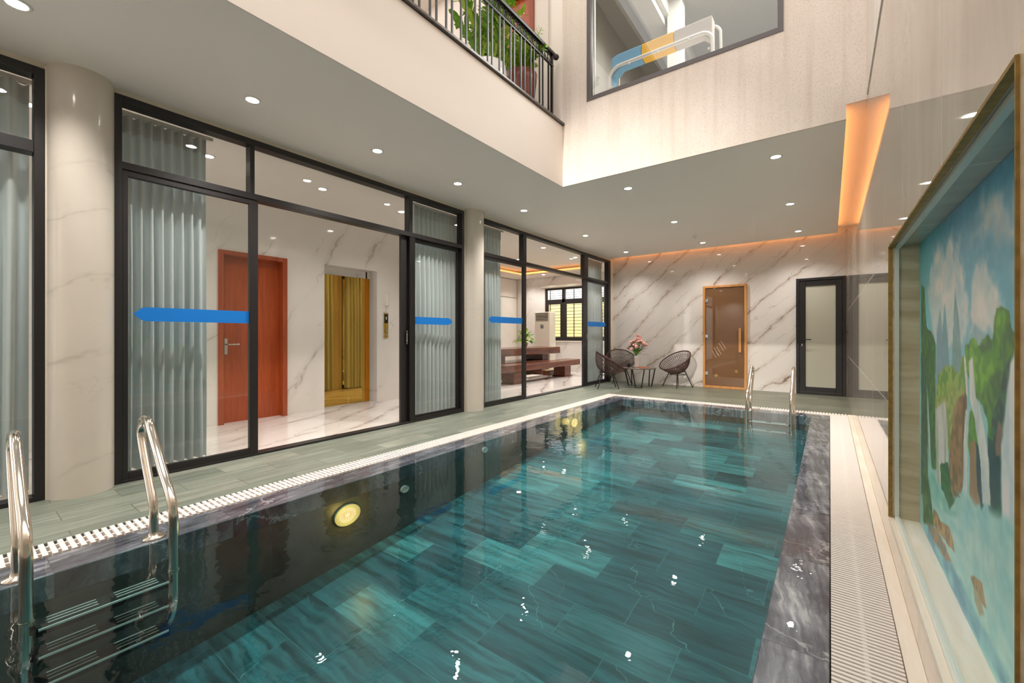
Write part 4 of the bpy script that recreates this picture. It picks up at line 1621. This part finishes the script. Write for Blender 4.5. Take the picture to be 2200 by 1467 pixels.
# ------------------------------------------------------------------ overflow gratings
def grating(name, label, x0, x1, y0, y1, along, pitch, bars, loc):
    t = thing(name, label, 'grating', loc, group='white overflow gratings round the pool')
    f = MB()
    zt, zb = .004, -.022
    k = 0
    s = y0 if along == 'y' else x0
    e = y1 if along == 'y' else x1
    while s+k*pitch < e-.004:
        a = s+k*pitch
        w_ = pitch*.58
        if along == 'y':
            f.box(x0+.004, x1-.004, a, a+w_, zb, zt)
        else:
            f.box(a, a+w_, y0+.004, y1-.004, zb, zt)
        k += 1
    f.build('slats', M['grate'], t)
    f = MB()
    for q in bars:
        if along == 'y':
            f.box(q-.007, q+.007, y0, y1, zb-.01, zt-.003)
        else:
            f.box(x0, x1, q-.007, q+.007, zb-.01, zt-.003)
    f.build('spine', M['grate'], t)
    return t
grating('overflow_grating', 'white slatted drain grating beside the slate deck and glass doors', GX0, GX1, YN, 7.28, 'y', .0345, (-3.18, -3.26), (-3.22, 2.4, -.02))
grating('overflow_grating', 'white slatted drain grating along the tiled wall and mural niche', 0.0, .2, YN, 7.28, 'y', .0215, (.1,), (.1, 2.4, -.02))
grating('overflow_grating', 'white slatted drain grating across the far end of the pool', GX0, .2, 7.285, 7.485, 'x', .0345, (7.33, 7.43), (-1.5, 7.38, -.02))

# ------------------------------------------------------------------ pool ladders
def ladder(name, label, loc, rz, half):
    """local: rails run along x (deck at -x, water at +x), spaced along y"""
    t = thing(name, label, 'pool ladder', loc, rz, group='steel pool ladders')
    r = .021
    prof = [(0, .0), (0, .07), (0, .13), (-.012, .175), (-.05, .235), (-.15, .37), (-.222, .475), (-.245, .53), (-.235, .58), (-.195, .618), (-.14, .628), (-.085, .605), (-.03, .555),
            (.06, .475), (.18, .368), (.27, .30), (.307, .262), (.325, .215), (.33, .16), (.33, .0), (.33, -.19), (.315, -.27), (.26, -.355), (.16, -.45), (.09, -.5)]
    # smooth the path
    P = [Vector((a, 0, c)) for a, c in prof]
    Q = []
    for i in range(len(P)-1):
        p0, p1, p2, p3 = P[max(i-1, 0)], P[i], P[i+1], P[min(i+2, len(P)-1)]
        for k in range(4):
            s = k/4
            Q.append(.5*((2*p1)+(p2-p0)*s+(2*p0-5*p1+4*p2-p3)*s*s+(3*p1-p0-3*p2+p3)*s**3))
    Q.append(P[-1])
    for sg in (-1, 1):
        f = MB()
        f.tube([(q.x, sg*half, q.z) for q in Q], r, 16)
        ro = f.build('rail', M['steel'], t, world=False)
        f = MB()
        f.lathe([(r+.03, 0), (r+.028, .008), (r+.004, .012), (r+.002, .03)], (0, sg*half, 0), 24)
        f.build('flange', M['steel'], t, world=False)
        f = MB()
        f.lathe([(r+.003, -.006), (r+.005, 0), (r+.003, .006)], (.33, sg*half, -.07), 20)
        f.build('collar', M['steel'], t, world=False)
    for z in (-.1, -.215, -.335):
        f = MB()
        f.box(.27, .375, -half+.03, half-.03, z-.012, z)
        f.box(.365, .374, -half+.03, half-.03, z-.026, z-.012)
        f.box(.371, .377, -half+.03, half-.03, z-.006, z+.002, 1)  # white front strip paints in the highlight along the tread edge
        for q in range(3):
            for c in range(2):
                y0 = -half+.06+c*(half-.03)
                f.box(.285+q*.026, .289+q*.026, y0, y0+half-.09, z, z+.003, 1)
        to = f.build('tread', [M['black'], M['ceramic']], t, world=False)
        for sg in (-1, 1):
            f = MB()
            f.box(.275, .37, sg*half-.032*(1 if sg > 0 else -1)-.008, sg*half-.032*(1 if sg > 0 else -1)+.008, z-.03, z+.006)
            f.build('tread_bracket', M['black'], t, world=False)
    return t
ladder('pool_ladder', 'steel pool ladder on the near coping before the stone column', (-2.953, .447, 0), 0, .243)
ladder('pool_ladder', 'steel pool ladder at the far end below the frosted and bronze doors', (-.675, 7.125, 0), -PI/2, .262)

# ------------------------------------------------------------------ underwater lamps and inlets
def pool_lamp(label, y, z, lit, rr):
    t = thing('underwater_lamp' if lit else 'water_inlet', label, 'pool lamp' if lit else 'water inlet', (PX0, y, z))
    f = MB()
    def ring(r0, r1, x0, x1, mb, m=0):
        n = 28
        vs = []
        for (r_, x_) in ((r0, x0), (r1, x0), (r1, x1), (r0, x1)):
            for j in range(n):
                a = 2*PI*j/n
                vs.append((PX0+x_, y+r_*math.cos(a), z+r_*math.sin(a)*.72))
        fs = []
        for i in range(4):
            i2 = (i+1) % 4
            for j in range(n):
                j2 = (j+1) % n
                fs.append((i*n+j, i*n+j2, i2*n+j2, i2*n+j))
        mb.add(vs, fs, m, False)
    ring(rr*.66, rr, 0, .018, f)
    f.build('rim', M['ceramic'] if not lit else plain('lamp_rim', (206, 204, 176), .4), t)
    f = MB()
    ring(.001, rr*.68, -.002, .012, f)
    if lit:
        f.build('lens', emit('underwater_lens', (255, 200, 142), 1.9), t)
        g = MB()
        for k in range(20):
            a = 2*PI*k/20
            p0 = (PX0+.013, y+rr*.2*math.cos(a), z+rr*.2*math.sin(a)*.72)
            p1 = (PX0+.013, y+rr*.64*math.cos(a), z+rr*.64*math.sin(a)*.72)
            g.tube([p0, p1], .0016, 4)
        g.build('louvre', plain('lens_ribs', (190, 160, 90), .4), t)
        ld = bpy.data.lights.new('underwater_glow', 'POINT')
        ld.energy = 1.6
        ld.color = (1, .55, .14)
        ld.shadow_soft_size = .05
        lo_ = bpy.data.objects.new('underwater_glow', ld)
        lo_.location = (PX0+.12, y, z)
        COL.objects.link(lo_)
    else:
        f.build('nozzle', M['grate'], t)
pool_lamp('round lit yellow underwater lamp on the near part of the pool wall', 1.80, -.234, True, .105)
pool_lamp('round lit yellow underwater lamp at the far end of the pool wall', 5.30, -.127, True, .085)
pool_lamp('small round white water inlet next to the near underwater lamp', 2.333, -.197, False, .04)
pool_lamp('small round white water inlet farther from the near underwater lamp', 3.371, -.091, False, .04)

# ------------------------------------------------------------------ downlights
def downlight_proto():
    t = thing('ceiling_downlight', 'x', 'downlight', (0, 0, 0))
    f = MB()
    f.lathe([(.042, -.002), (.044, -.006), (.056, -.006), (.060, 0), (.042, 0)], (0, 0, 0), 28)
    f.build('rim', M['lamp_ring'], t, world=False)
    f = MB()
    f.lathe([(.001, -.004), (.043, -.004)], (0, 0, 0), 24)
    f.build('lens', M['lamp'], t, world=False)
    return t
proto = downlight_proto()
first = [True]
def downlight(x, y, z, label, group, power):
    if first[0]:
        o = proto
        first[0] = False
    else:
        o = copy_tree(proto)
    o.location = (x, y, z)
    o['label'] = label
    o['group'] = group
    lamp_spot('downlight_beam', (x, y, z-.03), power)
gl = 'recessed downlights in the pool ceiling'
order = ['first', 'second', 'third', 'fourth', 'fifth', 'sixth', 'seventh']
for i, y in enumerate((.245, 1.434, 2.568, 3.70, 5.08, 7.03, 8.95)):
    downlight(-3.575, y, ZC, 'recessed downlight over the glass doors, %s from the near end of its row' % order[i], gl, SPOT_POOL*(.65, 1.0, 1.1, 1.05, .95, .85, .75)[i])
for i, y in enumerate((5.08, 7.03, 8.95)):
    pw = SPOT_POOL*(1, .92, .85)[i]
    downlight(-2.0, y, ZC, 'recessed downlight over the middle of the far pool, %s from the light well' % order[i], gl, pw)
    downlight(-.44, y, ZC, 'recessed downlight in the row next to the orange cove, %s from the light well' % order[i], gl, pw)
g2 = 'recessed downlights in the lobby ceiling'
for i, y in enumerate((.4, 1.6, 2.8, 4.0)):
    downlight(-5.0, y, 2.9, 'recessed lobby downlight behind the glass, %s from the near end' % order[i], g2, SPOT_IN*.85)
g3 = 'recessed downlights in the living room ceiling'
for i, y in enumerate((5.9, 7.6, 9.0, 10.35)):
    downlight(-4.85, y, 2.95, 'recessed living room downlight along the glazing, %s from the lobby' % order[i], g3, SPOT_IN*3.0)
for i, x in enumerate((-6.3, -7.0, -7.7)):
    downlight(x, 10.98, 2.95, 'recessed living room downlight above the barred window wall, %s from the glazing' % order[i], g3, SPOT_IN*1.3)
for i, y in enumerate((7.2, 9.2)):
    downlight(-6.65, y, 3.12, 'recessed downlight inside the living room ceiling tray, %s from the lobby' % order[i], g3, SPOT_IN*3.0)
for y in (-.95, -2.1):
    lamp_spot('downlight_beam', (-3.575, y, ZC-.03), SPOT_POOL*1.2)  # assumed beams out of view, no fixtures, added to brighten the near ceiling
t = thing('smoke_detector', 'small round white detector on the ceiling beyond the light well', 'smoke detector', (-1.985, 8.31, ZC))
f = MB()
f.lathe([(.02, -.03), (.045, -.022), (.052, 0)], (-1.985, 8.31, ZC), 20)
f.build('body', M['lamp_ring'], t)
f = MB()
f.lathe([(.001, -.036), (.012, -.034), (.014, -.03)], (-1.985, 8.31, ZC), 12)
f.build('sensor', M['grey_room'], t)

# ------------------------------------------------------------------ wicker chairs, table, flowers
def wicker_chair(label, loc, rz):
    t = thing('wicker_chair', label, 'chair', loc, rz, group='brown wicker egg chairs')
    tilt = math.radians(33)
    C = Vector((.0, 0, .575))
    ax = Vector((math.cos(tilt), 0, -math.sin(tilt)))     # towards the front, low
    ay = Vector((0, 1, 0))
    nn = Vector((math.sin(tilt), 0, math.cos(tilt)))
    A, B_, D = .345, .325, .285
    def P(r_, a):
        q = C+ax*(A*r_*math.cos(a))+ay*(B_*r_*math.sin(a))
        dep = D*(1-r_**2.6)
        return q-nn*dep
    f = MB()
    f.tube([P(1.0, 2*PI*k/48) for k in range(48)], .014, 8, closed=True)
    f.build('rim', M['rattan'], t, world=False)
    f = MB()
    for k in range(44):
        a = 2*PI*k/44
        f.tube([P(.08+.92*i/10, a) for i in range(11)], .0042, 4, cap=False)
    for i in range(1, 17):
        r_ = .08+.92*i/17
        f.tube([P(r_, 2*PI*k/36) for k in range(36)], .0046 if i % 3 else .006, 4, closed=True)
    f.build('woven_seat', M['rattan'], t, world=False)
    sx = -.07
    top = [(sx+.15*math.cos(a), .15*math.sin(a), .345+.03*math.cos(a)*0) for a in (PI/4, 3*PI/4, -3*PI/4, -PI/4)]
    bot = [(sx+.30*math.cos(a), .30*math.sin(a), .006) for a in (PI/4, 3*PI/4, -3*PI/4, -PI/4)]
    for p, q in zip(top, bot):
        f = MB()
        f.tube([p, q], .0095, 8)
        f.build('leg', M['black'], t, world=False)
    f = MB()
    f.tube([(sx+.155*math.cos(2*PI*k/24), .155*math.sin(2*PI*k/24), .34) for k in range(24)], .009, 6, closed=True)
    mids = [tuple(Vector(p).lerp(Vector(q), .22)) for p, q in zip(top, bot)]
    for k in range(4):
        f.tube([mids[k], mids[(k+1) % 4]], .006, 6)
    f.build('seat_frame', M['black'], t, world=False)
    return t
wicker_chair('brown wicker egg chair before the grey curtain, seen from behind its back', (-3.64, 8.28, 0), math.radians(32))
wicker_chair('brown wicker egg chair in the corner behind the round table', (-3.84, 9.32, 0), math.radians(-56))
wicker_chair('brown wicker egg chair beside the bronze glass door', (-2.62, 9.25, 0), math.radians(-122))

TX, TY = -3.25, 8.90
t = thing('round_side_table', 'low round dark side table with black loop legs among the wicker chairs', 'table', (TX, TY, 0))
f = MB()
f.lathe([(.325, .392), (.34, .396), (.34, .412), (.325, .416)], (TX, TY, 0), 48)
f.build('table_top', plain('grey_brown_top', (112, 98, 90), .18), t)
for k in range(3):
    a = math.radians(-75+120*k)
    u = Vector((math.cos(a), math.sin(a), 0))
    v = Vector((-u.y, u.x, 0))
    c = Vector((TX, TY, 0))
    p = [c+u*.29+v*.12+Vector((0, 0, .392)), c+u*.24+v*.06+Vector((0, 0, .012)), c+u*.24-v*.06+Vector((0, 0, .012)), c+u*.29-v*.12+Vector((0, 0, .392))]
    f = MB()
    f.tube(p, .012, 6)
    f.build('leg', M['black'], t)
t = thing('round_mat', 'flat orange brown mat on the round side table', 'mat', (TX+.07, TY-.02, .416))
f = MB()
f.lathe([(.13, 0), (.14, .004), (.13, .007)], (TX+.08, TY-.03, .4165), 32)
f.build('disc', plain('orange_brown_mat', (170, 92, 58), .5), t)
t = thing('black_cup', 'small black cup on the near edge of the round side table', 'cup', (TX-.24, TY-.02, .416))
f = MB()
f.lathe([(.028, 0), (.036, .05), (.036, .075), (.032, .075), (.026, .01), (.001, .008)], (TX-.22, TY-.05, .4165), 20)
f.build('body', M['black'], t)
VX, VY, VZ = TX-.10, TY+.10, .4165
t = thing('tall_vase', 'tall white flared vase holding pink flowers on the round side table', 'vase', (VX, VY, VZ))
f = MB()
f.lathe([(.04, 0), (.042, .01), (.047, .15), (.058, .265), (.053, .265), (.043, .15), (.035, .02), (.001, .02)], (VX, VY, VZ), 28)
f.build('body', M['ceramic'], t)
t = thing('flower_bouquet', 'bunch of pink flowers with dark green leaves in the tall white vase', 'flowers', (VX, VY, VZ+.25))
rn = random.Random(21)
st = MB()
lf = MB()
heads = []
golden = PI*(3-5**.5)
for k in range(30):
    rr_ = .205*math.sqrt((k+.5)/30)
    a = k*golden
    top = Vector((VX+.015+rr_*math.cos(a), VY+rr_*math.sin(a)*.8, VZ+.30+.30*math.cos(rr_/.21*1.15)+rn.uniform(-.06, .07)))
    if k in (3, 6, 10):
        top.z += .07
    heads.append(top)
    st.tube([(VX+.02*math.cos(a), VY+.02*math.sin(a), VZ+.18), (VX+.035*math.cos(a), VY+.035*math.sin(a), VZ+.30), top], .0035, 5)
for k in range(46):
    a = rn.uniform(0, 2*PI)
    e = rn.uniform(-.2, 1.1)
    d0 = Vector((math.cos(a)*math.cos(e), math.sin(a)*math.cos(e), math.sin(e)))
    p0 = Vector((VX, VY, VZ+.29))+d0*rn.uniform(.03, .16)
    leaf_quad(lf, p0, d0+Vector((0, 0, .15)), (0, 0, 1), rn.uniform(.09, .15), rn.uniform(.03, .045), 0, .35)
st.build('stems', M['leaf'], t)
lf.build('leaves', plain('dark_green_leaf', (46, 72, 34), .5, noise=.3, nscale=30), t)
for k, h in enumerate(heads):
    f = MB()
    ax_ = (h-Vector((VX, VY, VZ+.2))).normalized()
    for ring, (r_, n, op) in enumerate(((.012, 3, .15), (.022, 5, .45), (.03, 6, .8))):
        for j in range(n):
            a = 2*PI*j/n+ring*.5+k
            sd = ax_.orthogonal().normalized()
            s2 = ax_.cross(sd)
            dr = sd*math.cos(a)+s2*math.sin(a)
            leaf_quad(f, h-ax_*.02+dr*.006, ax_*(1-op*.45)+dr*op, dr, .047, .040, 0, -.3)
    f.ball(h, .019, n=6)
    f.build('blossom', M['pink'], t)

# ------------------------------------------------------------------ assumed flood lamp, unseen behind the camera, added to light the lower back wall
t = thing('assumed_floodlight', 'assumed white floodlight, added unseen high on the near wall of the light well to brighten the back wall', 'floodlight', (-2.45, YN, 5.6))
f = MB()
f.box(-2.55, -2.35, YN+.12, YN+.18, 5.52, 5.72)
f.build('housing', M['ceramic'], t, bevel=.006)
f = MB()
f.box(-2.48, -2.42, YN, YN+.12, 5.58, 5.64)
f.build('bracket', M['chrome'], t)
ASSUMED_FLOOD = lamp_spot('assumed_flood_beam', (-2.45, YN+.25, 5.62), 3200, (1, .94, .87), math.radians(42), 1.0, .06)
ASSUMED_FLOOD.rotation_euler = (Vector((-1.9, 9.7, -2.3))-Vector((-2.45, YN+.25, 5.62))).to_track_quat('-Z', 'Y').to_euler()
